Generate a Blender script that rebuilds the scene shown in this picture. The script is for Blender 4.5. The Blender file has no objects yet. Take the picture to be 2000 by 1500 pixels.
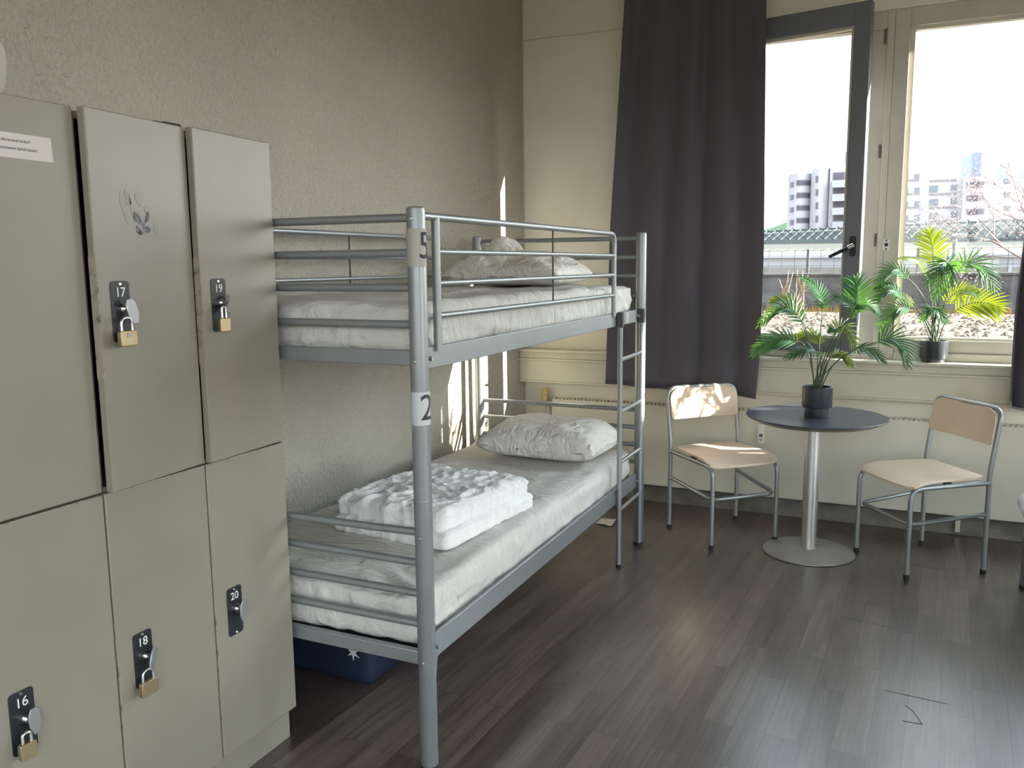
import bpy, bmesh, math, random
import numpy as np
from mathutils import Vector, Matrix, noise
random.seed(7)
sc = bpy.context.scene
COL = sc.collection
PI = math.pi

# ------------------------------------------------------------------ camera
F_PX, YAW, PITCH, ROLL = 1637.77, -0.431307, 0.140229, -0.0101092
CAM = Vector((2.25658, 0.0, 1.49843))
def cam_axes():
    cy, sy, cp, sp = math.cos(YAW), math.sin(YAW), math.cos(PITCH), math.sin(PITCH)
    f = Vector((sy*cp, cy*cp, -sp)); r = Vector((cy, -sy, 0)); u = r.cross(f)
    cr, sr = math.cos(ROLL), math.sin(ROLL)
    return cr*r + sr*u, -sr*r + cr*u, f
CR, CU, CF = cam_axes()
cd = bpy.data.cameras.new('camera'); cam = bpy.data.objects.new('camera', cd); COL.objects.link(cam)
m = Matrix((CR, CU, -CF)).transposed().to_4x4(); m.translation = CAM
cam.matrix_world = m
cd.sensor_width = 36; cd.lens = F_PX/2000*36; cd.clip_start = .05; cd.clip_end = 2000
sc.camera = cam
def at(px, py, Y):
    "world point on the plane y = Y that the photograph shows at this pixel"
    d = CF + (px-1000)/F_PX*CR - (py-750)/F_PX*CU
    return CAM + d*((Y-CAM.y)/d.y)

# ------------------------------------------------------------------ world, sun, exposure
SUN_M, SUN_K = .22, .40
w = bpy.data.worlds.new('World'); sc.world = w; w.use_nodes = True
nt = w.node_tree; nt.nodes.clear()
wo = nt.nodes.new('ShaderNodeOutputWorld'); bg = nt.nodes.new('ShaderNodeBackground')
tc = nt.nodes.new('ShaderNodeTexCoord'); sx = nt.nodes.new('ShaderNodeSeparateXYZ'); cr_ = nt.nodes.new('ShaderNodeValToRGB')
nt.links.new(tc.outputs['Generated'], sx.inputs[0]); nt.links.new(sx.outputs['Z'], cr_.inputs[0])
e = cr_.color_ramp.elements
e[0].position = 0.0; e[0].color = (1.0, .975, .93, 1)
e[1].position = .75; e[1].color = (.72, .84, 1.0, 1)
x_ = e.new(.10); x_.color = (1.0, .99, .96, 1)
x_ = e.new(.24); x_.color = (.84, .95, 1.0, 1)
dv = nt.nodes.new('ShaderNodeVectorMath'); dv.operation = 'DOT_PRODUCT'; dv.inputs[1].default_value = Vector((1, SUN_M, SUN_K)).normalized()
nt.links.new(tc.outputs['Generated'], dv.inputs[0])
gm = nt.nodes.new('ShaderNodeMapRange'); gm.inputs[1].default_value = .0; gm.inputs[2].default_value = 1; gm.inputs[3].default_value = 0; gm.inputs[4].default_value = 1
nt.links.new(dv.outputs['Value'], gm.inputs[0])
pw = nt.nodes.new('ShaderNodeMath'); pw.operation = 'POWER'; pw.inputs[1].default_value = 2.5; nt.links.new(gm.outputs[0], pw.inputs[0])
ma = nt.nodes.new('ShaderNodeMath'); ma.operation = 'MULTIPLY_ADD'; ma.inputs[1].default_value = 4.0; ma.inputs[2].default_value = 1.0; nt.links.new(pw.outputs[0], ma.inputs[0])
vm = nt.nodes.new('ShaderNodeVectorMath'); vm.operation = 'SCALE'; nt.links.new(cr_.outputs[0], vm.inputs[0]); nt.links.new(ma.outputs[0], vm.inputs['Scale'])
nt.links.new(vm.outputs[0], bg.inputs[0]); bg.inputs[1].default_value = 1.75
nt.links.new(bg.outputs[0], wo.inputs[0])
sl = bpy.data.lights.new('sun', 'SUN'); sl.energy = 26.0; sl.color = (1, .92, .78); sl.angle = .009
so = bpy.data.objects.new('sun', sl); COL.objects.link(so)
so.rotation_euler = Vector((1, SUN_M, SUN_K)).to_track_quat('Z', 'Y').to_euler()
so.location = (20, 12, 9)
vs = sc.view_settings
vs.view_transform = 'Standard'; vs.look = 'None'; vs.gamma = 1; vs.exposure = 1.22; vs.use_curve_mapping = False
sc.cycles.max_bounces = 10; sc.cycles.diffuse_bounces = 7; sc.cycles.transparent_max_bounces = 16
sc.cycles.use_denoising = True; sc.cycles.caustics_reflective = False; sc.cycles.caustics_refractive = False
sc.cycles.sample_clamp_indirect = 6

# ------------------------------------------------------------------ materials
def mat(name, col, rough=.6, metal=0, spec=.5, bump=None, var=None, wrinkle=None, sheen=None, transl=None):
    "bump=(scale,strength,dist) var=(scale,col2,lo,hi)"
    M = bpy.data.materials.new(name); M.use_nodes = True
    N, L = M.node_tree.nodes, M.node_tree.links
    b = N['Principled BSDF']
    b.inputs['Base Color'].default_value = (*col, 1); b.inputs['Roughness'].default_value = rough
    b.inputs['Metallic'].default_value = metal; b.inputs['Specular IOR Level'].default_value = spec
    t = N.new('ShaderNodeTexCoord')
    if var:
        n = N.new('ShaderNodeTexNoise'); n.inputs['Scale'].default_value = var[0]; n.inputs['Detail'].default_value = 5
        L.new(t.outputs['Object'], n.inputs['Vector'])
        r = N.new('ShaderNodeValToRGB'); r.color_ramp.elements[0].position = var[2]; r.color_ramp.elements[1].position = var[3]
        r.color_ramp.elements[0].color = (*col, 1); r.color_ramp.elements[1].color = (*var[1], 1)
        L.new(n.outputs[0], r.inputs[0]); L.new(r.outputs[0], b.inputs['Base Color'])
    last = None
    for bb in ([bump] if bump else []) + ([wrinkle] if wrinkle else []):
        n = N.new('ShaderNodeTexNoise'); n.inputs['Scale'].default_value = bb[0]; n.inputs['Detail'].default_value = 3
        mp = N.new('ShaderNodeMapping'); L.new(t.outputs['Object'], mp.inputs[0]); L.new(mp.outputs[0], n.inputs['Vector'])
        if len(bb) > 3: mp.inputs['Scale'].default_value = bb[3]
        if len(bb) > 4: n.inputs['Distortion'].default_value = bb[4]
        bn = N.new('ShaderNodeBump'); bn.inputs['Strength'].default_value = bb[1]; bn.inputs['Distance'].default_value = bb[2]
        L.new(n.outputs[0], bn.inputs['Height'])
        if last: L.new(last.outputs[0], bn.inputs['Normal'])
        last = bn
    if last: L.new(last.outputs[0], b.inputs['Normal'])
    if sheen:
        b.inputs['Sheen Weight'].default_value = sheen[0]; b.inputs['Sheen Tint'].default_value = (*sheen[1], 1); b.inputs['Sheen Roughness'].default_value = .4
    if transl:
        o = N['Material Output']; tr = N.new('ShaderNodeBsdfTranslucent'); mx = N.new('ShaderNodeMixShader')
        tr.inputs[0].default_value = (*transl[1], 1); mx.inputs[0].default_value = transl[0]
        L.new(b.outputs[0], mx.inputs[1]); L.new(tr.outputs[0], mx.inputs[2]); L.new(mx.outputs[0], o.inputs[0])
    return M

def floor_mat():
    M = bpy.data.materials.new('laminate_floor'); M.use_nodes = True
    N, L = M.node_tree.nodes, M.node_tree.links; b = N['Principled BSDF']
    t = N.new('ShaderNodeTexCoord'); mp = N.new('ShaderNodeMapping')
    mp.inputs['Rotation'].default_value = (0, 0, PI/2 + .05)
    L.new(t.outputs['Object'], mp.inputs[0])
    br = N.new('ShaderNodeTexBrick'); br.offset = .37; br.offset_frequency = 2; br.squash = 1
    br.inputs['Scale'].default_value = 1; br.inputs['Brick Width'].default_value = .62; br.inputs['Row Height'].default_value = .1
    br.inputs['Mortar Size'].default_value = .0012; br.inputs['Mortar Smooth'].default_value = .3; br.inputs['Bias'].default_value = 0
    br.inputs['Color1'].default_value = (0, 0, 0, 1); br.inputs['Color2'].default_value = (1, 1, 1, 1); br.inputs['Mortar'].default_value = (.5, .5, .5, 1)
    L.new(mp.outputs[0], br.inputs['Vector'])
    # grain : stretched along the boards, shifted per board
    add = N.new('ShaderNodeVectorMath'); add.operation = 'MULTIPLY_ADD'; add.inputs[1].default_value = (7.3, 3.1, 1.7)
    L.new(br.outputs['Color'], add.inputs[0]); L.new(mp.outputs[0], add.inputs[2])
    mg = N.new('ShaderNodeMapping'); mg.inputs['Scale'].default_value = (.9, 11, 1); L.new(add.outputs[0], mg.inputs[0])
    n = N.new('ShaderNodeTexNoise'); n.inputs['Scale'].default_value = 1.1; n.inputs['Detail'].default_value = .5; n.inputs['Distortion'].default_value = .2
    L.new(mg.outputs[0], n.inputs['Vector'])
    mu = N.new('ShaderNodeMath'); mu.operation = 'MULTIPLY'; mu.inputs[1].default_value = 6; L.new(n.outputs[0], mu.inputs[0])
    fr = N.new('ShaderNodeMath'); fr.operation = 'PINGPONG'; fr.inputs[1].default_value = 1; L.new(mu.outputs[0], fr.inputs[0])
    n2 = N.new('ShaderNodeTexNoise'); n2.inputs['Scale'].default_value = 5; n2.inputs['Detail'].default_value = 6
    m2 = N.new('ShaderNodeMapping'); m2.inputs['Scale'].default_value = (1, 22, 1); L.new(add.outputs[0], m2.inputs[0]); L.new(m2.outputs[0], n2.inputs['Vector'])
    base = N.new('ShaderNodeValToRGB'); E = base.color_ramp.elements
    E[0].color = (.075, .054, .047, 1); E[1].color = (.145, .112, .098, 1)
    L.new(br.outputs['Color'], base.inputs[0])
    gr = N.new('ShaderNodeValToRGB'); gr.color_ramp.elements[0].position = .0; gr.color_ramp.elements[0].color = (.62, .60, .58, 1); gr.color_ramp.elements[1].position = .55; gr.color_ramp.elements[1].color = (1.12, 1.1, 1.08, 1)
    L.new(fr.outputs[0], gr.inputs[0])
    mx = N.new('ShaderNodeMix'); mx.data_type = 'RGBA'; mx.blend_type = 'MULTIPLY'; mx.inputs[0].default_value = .75
    L.new(base.outputs[0], mx.inputs[6]); L.new(gr.outputs[0], mx.inputs[7])
    g2 = N.new('ShaderNodeValToRGB'); g2.color_ramp.elements[0].position = .3; g2.color_ramp.elements[0].color = (.72, .72, .72, 1); g2.color_ramp.elements[1].position = .7; g2.color_ramp.elements[1].color = (1.25, 1.25, 1.25, 1)
    L.new(n2.outputs[0], g2.inputs[0])
    mx2 = N.new('ShaderNodeMix'); mx2.data_type = 'RGBA'; mx2.blend_type = 'MULTIPLY'; mx2.inputs[0].default_value = 1
    L.new(mx.outputs[2], mx2.inputs[6]); L.new(g2.outputs[0], mx2.inputs[7])
    mx3 = N.new('ShaderNodeMix'); mx3.data_type = 'RGBA'; mx3.inputs[7].default_value = (.03, .022, .02, 1)
    L.new(br.outputs['Fac'], mx3.inputs[0]); L.new(mx2.outputs[2], mx3.inputs[6])
    L.new(mx3.outputs[2], b.inputs['Base Color'])
    sm = N.new('ShaderNodeTexNoise'); sm.inputs['Scale'].default_value = 3.5; sm.inputs['Detail'].default_value = 6; L.new(t.outputs['Object'], sm.inputs['Vector'])
    rr = N.new('ShaderNodeMapRange'); rr.inputs[1].default_value = .3; rr.inputs[2].default_value = .7; rr.inputs[3].default_value = .285; rr.inputs[4].default_value = .36
    L.new(sm.outputs[0], rr.inputs[0]); L.new(rr.outputs[0], b.inputs['Roughness'])
    b.inputs['Specular IOR Level'].default_value = .95; b.inputs['Coat Weight'].default_value = .45; b.inputs['Coat Roughness'].default_value = .30
    bn = N.new('ShaderNodeBump'); bn.inputs['Strength'].default_value = .12; bn.inputs['Distance'].default_value = .002
    L.new(n2.outputs[0], bn.inputs['Height']); L.new(bn.outputs[0], b.inputs['Normal'])
    return M

def glass_mat():
    M = bpy.data.materials.new('window_glass'); M.use_nodes = True
    N, L = M.node_tree.nodes, M.node_tree.links; N.remove(N['Principled BSDF'])
    tr = N.new('ShaderNodeBsdfTransparent'); tr.inputs[0].default_value = (.96, .97, .96, 1)
    gl = N.new('ShaderNodeBsdfGlossy'); gl.inputs['Roughness'].default_value = .02
    lw = N.new('ShaderNodeLayerWeight'); lw.inputs[0].default_value = .5
    p5 = N.new('ShaderNodeMath'); p5.operation = 'POWER'; p5.inputs[1].default_value = 5; L.new(lw.outputs['Facing'], p5.inputs[0])
    fz = N.new('ShaderNodeMath'); fz.operation = 'MULTIPLY_ADD'; fz.inputs[1].default_value = .5; fz.inputs[2].default_value = .04; L.new(p5.outputs[0], fz.inputs[0])
    mx = N.new('ShaderNodeMixShader'); L.new(fz.outputs[0], mx.inputs[0])
    L.new(tr.outputs[0], mx.inputs[1]); L.new(gl.outputs[0], mx.inputs[2]); L.new(mx.outputs[0], N['Material Output'].inputs[0])
    return M

M = {}
M['wall'] = mat('woodchip_wall', (.485, .46, .395), .75, bump=(75, 1.0, .016, (1, 1, .7), .6), var=(1.3, (.44, .415, .355), .35, .75))
M['plaster'] = mat('smooth_painted_wall', (.83, .79, .69), .6, bump=(14, .12, .01), var=(4, (.77, .73, .62), .4, .8))
M['ceiling'] = mat('ceiling_paint', (.82, .81, .77), .8)
M['floor'] = floor_mat()
M['trim'] = mat('old_cream_paint', (.60, .575, .48), .42, var=(6, (.50, .47, .38), .5, .85), bump=(22, .15, .004))
M['dirty'] = mat('dirty_grey_base', (.20, .185, .16), .8, var=(9, (.11, .10, .085), .4, .7), bump=(30, .4, .01))
M['frame'] = mat('window_frame_paint', (.58, .545, .47), .4, var=(7, (.50, .46, .38), .5, .9))
M['sash'] = mat('dark_grey_sash', (.155, .165, .19), .45)  # darker, bluer grey than the fixed frame
M['glass'] = glass_mat()
M['radiator'] = mat('radiator_enamel', (.66, .64, .55), .35, var=(3, (.60, .58, .49), .4, .8))
M['locker'] = mat('locker_paint', (.262, .238, .195), .40, var=(3.5, (.235, .212, .172), .4, .8), bump=(160, .05, .002))
M['locker_in'] = mat('locker_inside', (.10, .11, .11), .6)
M['scuff'] = mat('scuffed_edge', (.30, .265, .21), .8, var=(30, (.13, .11, .09), .52, .66))
M['plate'] = mat('black_lock_plate', (.010, .012, .017), .42)
M['chrome'] = mat('chrome', (.75, .74, .72), .18, 1)
M['satin'] = mat('satin_lock_tab', (.36, .36, .37), .42, .7)
M['brass'] = mat('brushed_brass', (.42, .33, .20), .38, .85, bump=(200, .1, .001, (1, 1, 12)))
M['white'] = mat('white_print', (.80, .79, .76), .6)
M['grey_tag'] = mat('grey_marker', (.12, .13, .135), .7, var=(90, (.25, .26, .26), .45, .65))
M['smudge'] = mat('faint_smudge', (.222, .208, .178), .42)
M['paper'] = mat('notice_paper', (.66, .62, .60), .8)
M['ink'] = mat('ink', (.05, .05, .06), .8)
M['metal'] = mat('silver_bed_paint', (.305, .32, .33), .40, .5, var=(5, (.26, .285, .30), .4, .8))
M['bolt'] = mat('zinc_bolt', (.5, .5, .5), .3, 1)
M['sticker'] = mat('beige_sticker', (.42, .40, .36), .6)
M['sticker2'] = mat('pale_sticker', (.55, .58, .60), .6)
M['mesh'] = mat('dark_bed_mesh', (.03, .035, .045), .6)
M['sheet'] = mat('white_sheet', (.61, .59, .565), .85, bump=(9, .6, .03, (1, 2.4, 1), 1.4), wrinkle=(30, .35, .008, (.5, 2, 1), 1.5))
M['pillow'] = mat('pillow_cotton', (.72, .69, .65), .85, bump=(11, .8, .03, (1, 1, 1), 1.6))
M['duvet'] = mat('duvet_cover', (.80, .80, .80), .85, bump=(24, .55, .014, (1, 1, 1), 1.4))
M['crate'] = mat('navy_bag_fabric', (.003, .011, .034), .7, bump=(60, .2, .004))
M['curtain'] = mat('flare_tinted_curtain', (.094, .086, .106), .75, bump=(400, .15, .002), sheen=(.3, (.35, .55, 1.0)), transl=(.10, (.20, .08, .04)))  # bluish base and blue sheen paint flare haze onto brown cloth
M['hem'] = mat('curtain_lining', (.34, .34, .33), .8)
M['ply'] = mat('beech_plywood', (.76, .61, .48), .42, bump=(30, .04, .002, (1, 8, 1)), var=(3, (.70, .55, .43), .4, .8))
M['tube'] = mat('grey_tube_paint', (.30, .315, .32), .34, .5)
M['rubber'] = mat('dark_rubber', (.02, .02, .022), .7)
M['table'] = mat('dark_table_laminate', (.045, .054, .078), .29, bump=(180, .08, .001), var=(220, (.055, .06, .075), .5, .7))
M['bevel'] = mat('table_edge', (.36, .31, .25), .4)
M['steel'] = mat('brushed_steel', (.56, .55, .53), .36, .7, var=(12, (.50, .49, .47), .4, .8))
M['pot'] = mat('charcoal_pot', (.028, .032, .04), .38)
M['soil'] = mat('dark_soil', (.02, .016, .012), .95, bump=(60, .8, .01))
M['leaf'] = mat('palm_leaf', (.024, .088, .046), .34, var=(9, (.038, .12, .05), .4, .75), transl=(.24, (.16, .38, .05)))
M['leaf_sunlit'] = mat('palm_leaf_sunlit', (.035, .09, .035), .36, var=(9, (.045, .11, .04), .4, .75), transl=(.36, (.50, .58, .02)))  # sunlit copy of the leaf: yellow backlight put into its colour
M['stem'] = mat('palm_stem', (.05, .085, .035), .5)
M['gravel'] = mat('gravel', (.105, .080, .056), .95, var=(22, (.034, .025, .018), .46, .60), bump=(22, 1, .05))
M['stone'] = mat('dark_stone_wall', (.10, .094, .092), .9, var=(1.6, (.035, .033, .036), .38, .66), bump=(4, .6, .1))
M['concrete'] = mat('weathered_concrete', (.20, .19, .17), .9, var=(.9, (.14, .13, .12), .4, .75))
M['beige'] = mat('beige_roof_band', (.17, .158, .125), .85, var=(.7, (.145, .13, .105), .4, .75))
M['slate'] = mat('grey_parapet', (.09, .09, .09), .85)
M['skylight'] = mat('skylight_glazing', (.048, .060, .060), .8, var=(.5, (.07, .084, .08), .4, .7))
M['lattice'] = mat('skylight_bars', (.018, .024, .027), .8)
M['facade'] = mat('pale_facade_panels', (.33, .32, .36), .8, var=(.15, (.29, .28, .32), .4, .7))
M['facade2'] = mat('white_balcony_panels', (.30, .30, .33), .8)
M['pane'] = mat('far_window_pane', (.07, .10, .15), .4)
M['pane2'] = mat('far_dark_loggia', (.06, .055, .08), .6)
M['ochre'] = mat('far_window_frame', (.14, .115, .13), .7)
M['chimney'] = mat('grey_blue_tower', (.16, .19, .25), .6)
M['bark'] = mat('twig_bark', (.16, .12, .11), .9)
M['blossom'] = mat('pale_blossom', (.34, .28, .27), .8, transl=(.3, (.32, .25, .24)))
M['hill'] = mat('green_hill', (.07, .13, .065), .9, var=(.06, (.10, .17, .08), .4, .7))
M['reed'] = mat('dry_reed', (.24, .17, .10), .9)
M['grass'] = mat('ochre_grass', (.24, .14, .03), .9)
M['bag'] = mat('white_plastic_bag', (.78, .77, .72), .4, transl=(.2, (.8, .8, .75)))
M['yellow'] = mat('yellowed_valve_cap', (.60, .46, .20), .5)

# ------------------------------------------------------------------ mesh helpers
class MB:
    def __init__(s): s.v = []; s.f = []; s.mi = []
    def add(s, vs_, fs_, mi=0):
        o = len(s.v); s.v += [tuple(p) for p in vs_]; s.f += [tuple(i+o for i in f) for f in fs_]; s.mi += [mi]*len(fs_); return s
    def box(s, x0, x1, y0, y1, z0, z1, mi=0):
        v = [(x, y, z) for z in (z0, z1) for y in (y0, y1) for x in (x0, x1)]
        return s.add(v, [(0, 2, 3, 1), (4, 5, 7, 6), (0, 1, 5, 4), (2, 6, 7, 3), (0, 4, 6, 2), (1, 3, 7, 5)], mi)
    def tube(s, pts, r, seg=10, mi=0, cap=True):
        P = [Vector(p) for p in pts]; n = len(P); rs = r if isinstance(r, (list, tuple)) else [r]*n
        T = []
        for i in range(n):
            a = P[max(i-1, 0)]; b = P[min(i+1, n-1)]; d = (b-a); T.append(d.normalized() if d.length > 1e-9 else Vector((0, 0, 1)))
        up = Vector((0, 0, 1)) if abs(T[0].z) < .9 else Vector((1, 0, 0))
        nrm = (up - T[0]*up.dot(T[0])).normalized(); vs_ = []
        for i in range(n):
            nrm = (nrm - T[i]*nrm.dot(T[i])).normalized(); bn = T[i].cross(nrm)
            for k in range(seg):
                a = 2*PI*k/seg; vs_.append(P[i] + (nrm*math.cos(a) + bn*math.sin(a))*rs[i])
        fs_ = [(i*seg+k, i*seg+(k+1) % seg, (i+1)*seg+(k+1) % seg, (i+1)*seg+k) for i in range(n-1) for k in range(seg)]
        if cap: fs_ += [tuple(reversed(range(seg))), tuple((n-1)*seg+k for k in range(seg))]
        return s.add(vs_, fs_, mi)
    def lathe(s, prof, c=(0, 0, 0), seg=40, mi=0):
        "prof: list of (r, z), bottom to top on the outside"
        vs_ = [(c[0]+max(r, 1e-4)*math.cos(2*PI*k/seg), c[1]+max(r, 1e-4)*math.sin(2*PI*k/seg), c[2]+z) for r, z in prof for k in range(seg)]
        n = len(prof)
        fs_ = [(i*seg+k, i*seg+(k+1) % seg, (i+1)*seg+(k+1) % seg, (i+1)*seg+k) for i in range(n-1) for k in range(seg)]
        return s.add(vs_, fs_, mi)
    def prism(s, poly, thick, frame, mi=0):
        "poly (u,v) CCW; frame = (origin, U, V, W): extruded from W=0 to W=thick"
        o, U, V, W = [Vector(q) for q in frame]; n = len(poly)
        vs_ = [o+U*a+V*b for a, b in poly] + [o+U*a+V*b+W*thick for a, b in poly]
        fs_ = [tuple(reversed(range(n))), tuple(range(n, 2*n))] + [(i, (i+1) % n, n+(i+1) % n, n+i) for i in range(n)]
        return s.add(vs_, fs_, mi)
    def grid(s, nu, nv, fn, mi=0, flip=False):
        vs_ = [fn(i/(nu-1), j/(nv-1)) for j in range(nv) for i in range(nu)]
        fs_ = [(j*nu+i, j*nu+i+1, (j+1)*nu+i+1, (j+1)*nu+i) for j in range(nv-1) for i in range(nu-1)]
        if flip: fs_ = [tuple(reversed(f)) for f in fs_]
        return s.add(vs_, fs_, mi)
    def build(s, name, mats, parent=None, smooth=40, bevel=0, seg=2, org=None, solid=0, weld=False):
        o_ = Vector(org) if org is not None else (Vector(parent['org']) if parent is not None and 'org' in parent else Vector((0, 0, 0)))
        me = bpy.data.meshes.new(name); me.from_pydata([tuple(Vector(p)-o_) for p in s.v], [], s.f)
        ms = mats if isinstance(mats, (list, tuple)) else [mats]
        for q in ms: me.materials.append(M[q])
        for p, i in zip(me.polygons, s.mi): p.material_index = i
        if weld:
            b = bmesh.new(); b.from_mesh(me); bmesh.ops.remove_doubles(b, verts=b.verts, dist=1e-5); bmesh.ops.recalc_face_normals(b, faces=b.faces); b.to_mesh(me); b.free()
        if smooth:
            me.shade_smooth(); me.set_sharp_from_angle(angle=math.radians(smooth))
        ob = bpy.data.objects.new(name, me); COL.objects.link(ob)
        if org is not None: ob.location = o_
        if parent is not None: ob.parent = parent
        if solid:
            q = ob.modifiers.new('solid', 'SOLIDIFY'); q.thickness = solid; q.offset = 0
        if bevel:
            q = ob.modifiers.new('bevel', 'BEVEL'); q.width = bevel; q.segments = seg; q.limit_method = 'ANGLE'; q.angle_limit = math.radians(35)
        return ob
ORG = {}
def thing(name, label, cat, loc=(0, 0, 0), group=None, kind=None, rz=0, local=False):
    o = bpy.data.objects.new(name, None); COL.objects.link(o); o.empty_display_size = .05
    o.location = loc; o.rotation_euler = (0, 0, rz)
    o['org'] = [0.0, 0.0, 0.0] if local else list(loc)
    if label: o['label'] = label
    if cat: o['category'] = cat
    if group: o['group'] = group
    if kind: o['kind'] = kind
    return o
def tag(o, label=None, cat=None, group=None, kind=None):
    if label: o['label'] = label
    if cat: o['category'] = cat
    if group: o['group'] = group
    if kind: o['kind'] = kind
    return o
def sub(o):   # lets a mesh part carry sub-parts in the same local frame
    if o.parent is not None and 'org' in o.parent: o['org'] = o.parent['org']
    return o
def dup(root, loc, rz, label, group=None):
    def rec(o, par):
        c = o.copy(); COL.objects.link(c)
        if par is not None: c.parent = par
        for ch in list(o.children): rec(ch, c)
        return c
    r = rec(root, None); r.location = loc; r.rotation_euler = (0, 0, rz); r['label'] = label
    if group: r['group'] = group
    return r
def text_mb(txt, size, frame, thick=.0006, align='CENTER'):
    "flat lettering as a mesh in frame (origin, U, V, W)"
    cu = bpy.data.curves.new('lettering', 'FONT'); cu.body = txt; cu.size = size; cu.align_x = align; cu.align_y = 'CENTER'; cu.extrude = thick; cu.resolution_u = 6
    ob = bpy.data.objects.new('lettering', cu); COL.objects.link(ob)
    dg = bpy.context.evaluated_depsgraph_get(); me = bpy.data.meshes.new_from_object(ob.evaluated_get(dg))
    o, U, V, W = [Vector(q) for q in frame]; b = MB()
    b.add([o+U*p.co.x+V*p.co.y+W*p.co.z for p in me.vertices], [tuple(f.vertices) for f in me.polygons])
    bpy.data.objects.remove(ob); bpy.data.curves.remove(cu); bpy.data.meshes.remove(me)
    return b
def fillet(pts, r, n=6):
    P = [Vector(p) for p in pts]; out = [P[0]]
    for i in range(1, len(P)-1):
        a, b, c = P[i-1], P[i], P[i+1]; d1 = (a-b); d2 = (c-b); rr = min(r, d1.length*.49, d2.length*.49)
        p1 = b+d1.normalized()*rr; p2 = b+d2.normalized()*rr
        for k in range(n+1):
            t = k/n; out.append(p1*(1-t)**2 + b*2*t*(1-t) + p2*t*t)
    return out+[P[-1]]
def rrect(w_, h_, r, n=6, cx=0, cy=0):
    pts = []
    for qx, qy, a0 in ((1, 1, 0), (-1, 1, 90), (-1, -1, 180), (1, -1, 270)):
        for k in range(n+1):
            a = math.radians(a0+90*k/n); pts.append((cx+qx*(w_/2-r)+r*math.cos(a), cy+qy*(h_/2-r)+r*math.sin(a)))
    return pts
def nz(x, y, z, f=1., seed=0): return noise.noise(Vector((x*f+seed*13.1, y*f+seed*7.7, z*f+seed*3.3)))
def ridge(x, y, z, f=1., seed=0): return 1-abs(nz(x, y, z, f, seed))*2
def soft_box(mb, c, size, r, nx, ny, nz_, disp=None, rot=0, shape=None):
    "rounded box as a welded grid; disp(p, n) gives an offset along the normal"
    sx_, sy_, sz_ = [q/2 for q in size]; idx = {}; vs_ = []; fs_ = []
    def vid(i, j, k):
        key = (i, j, k)
        if key not in idx:
            q = Vector(((i/nx*2-1)*sx_, (j/ny*2-1)*sy_, (k/nz_*2-1)*sz_))
            inn = Vector((max(-sx_+r, min(sx_-r, q.x)), max(-sy_+r, min(sy_-r, q.y)), max(-sz_+r, min(sz_-r, q.z))))
            d = q-inn; n = d.normalized() if d.length > 1e-9 else Vector((0, 0, 1))
            p = inn+n*r if d.length > 1e-9 else q
            if shape: p = shape(p)
            if disp: p = p+n*disp(p, n)
            ca, sa = math.cos(rot), math.sin(rot)
            vs_.append((c[0]+p.x*ca-p.y*sa, c[1]+p.x*sa+p.y*ca, c[2]+p.z)); idx[key] = len(vs_)-1
        return idx[key]
    for i in range(nx):
        for j in range(ny):
            fs_.append((vid(i, j, 0), vid(i, j+1, 0), vid(i+1, j+1, 0), vid(i+1, j, 0)))
            fs_.append((vid(i, j, nz_), vid(i+1, j, nz_), vid(i+1, j+1, nz_), vid(i, j+1, nz_)))
    for i in range(nx):
        for k in range(nz_):
            fs_.append((vid(i, 0, k), vid(i+1, 0, k), vid(i+1, 0, k+1), vid(i, 0, k+1)))
            fs_.append((vid(i, ny, k), vid(i, ny, k+1), vid(i+1, ny, k+1), vid(i+1, ny, k)))
    for j in range(ny):
        for k in range(nz_):
            fs_.append((vid(0, j, k), vid(0, j, k+1), vid(0, j+1, k+1), vid(0, j+1, k)))
            fs_.append((vid(nx, j, k), vid(nx, j+1, k), vid(nx, j+1, k+1), vid(nx, j, k+1)))
    return mb.add(vs_, fs_)
def struct(name, mb, m_, parent=None, **k):
    o = mb.build(name, m_, parent, **k)
    if parent is None: o['kind'] = 'structure'
    return o

# ------------------------------------------------------------------ room shell
YB = 5.118; XR = 6.1; YF = -1.7; ZC = 3.35
struct('floor', MB().box(-.3, XR+.3, YF-.3, YB+.02, -.1, 0), 'floor', smooth=0)
struct('ceiling', MB().box(-.3, XR+.3, YF-.3, YB+.095, ZC, ZC+.1), 'ceiling', smooth=0)
struct('wall_left', MB().box(-.3, 0, YF-.3, YB+.095, 0, ZC), 'wall', smooth=0)
wr = MB(); wr.box(XR, XR+.2, YF-.2, YB+.095, 0, .15); wr.box(XR, XR+.2, YF-.2, YB+.095, 2.4, ZC); wr.box(XR, XR+.2, 4.3, YB+.095, .15, 2.4); wr.box(XR, XR+.2, YF-.2, .3, .15, 2.4)  # large opening added here to admit fill daylight
struct('wall_right', wr, 'wall', smooth=0)
wr = MB(); wr.box(0, XR, YF-.2, YF, 0, .1); wr.box(0, XR, YF-.2, YF, 3.15, ZC); wr.box(0, .2, YF-.2, YF, .1, 3.15); wr.box(XR-.2, XR, YF-.2, YF, .1, 3.15)  # opening behind the camera, added for extra daylight
struct('wall_rear', wr, 'wall', smooth=0)
XA0, XA1, XB1 = 1.30, 2.10, 5.6
ZS, ZT = .955, 2.83
wf = MB()
wf.box(0, XA0, YB, YB+.095, 0, ZC)
wf.box(XA0, XB1, YB, YB+.095, 0, ZS); wf.box(XA0, 3.0, YB, YB+.095, ZT, ZC); wf.box(3.0, XB1, YB, YB+.095, 2.96, ZC)
wf.box(4.25, 4.62, YB, YB+.095, ZS, 1.75); wf.box(4.62, XB1, YB, YB+.095, ZS, 2.28)  # unseen piers shaped to let through only the wanted sun beams
wf.box(XB1, XR, YB, YB+.095, 0, ZC)
struct('wall_far', wf, 'plaster', smooth=0)
fl_ = bpy.data.objects['floor']
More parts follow.
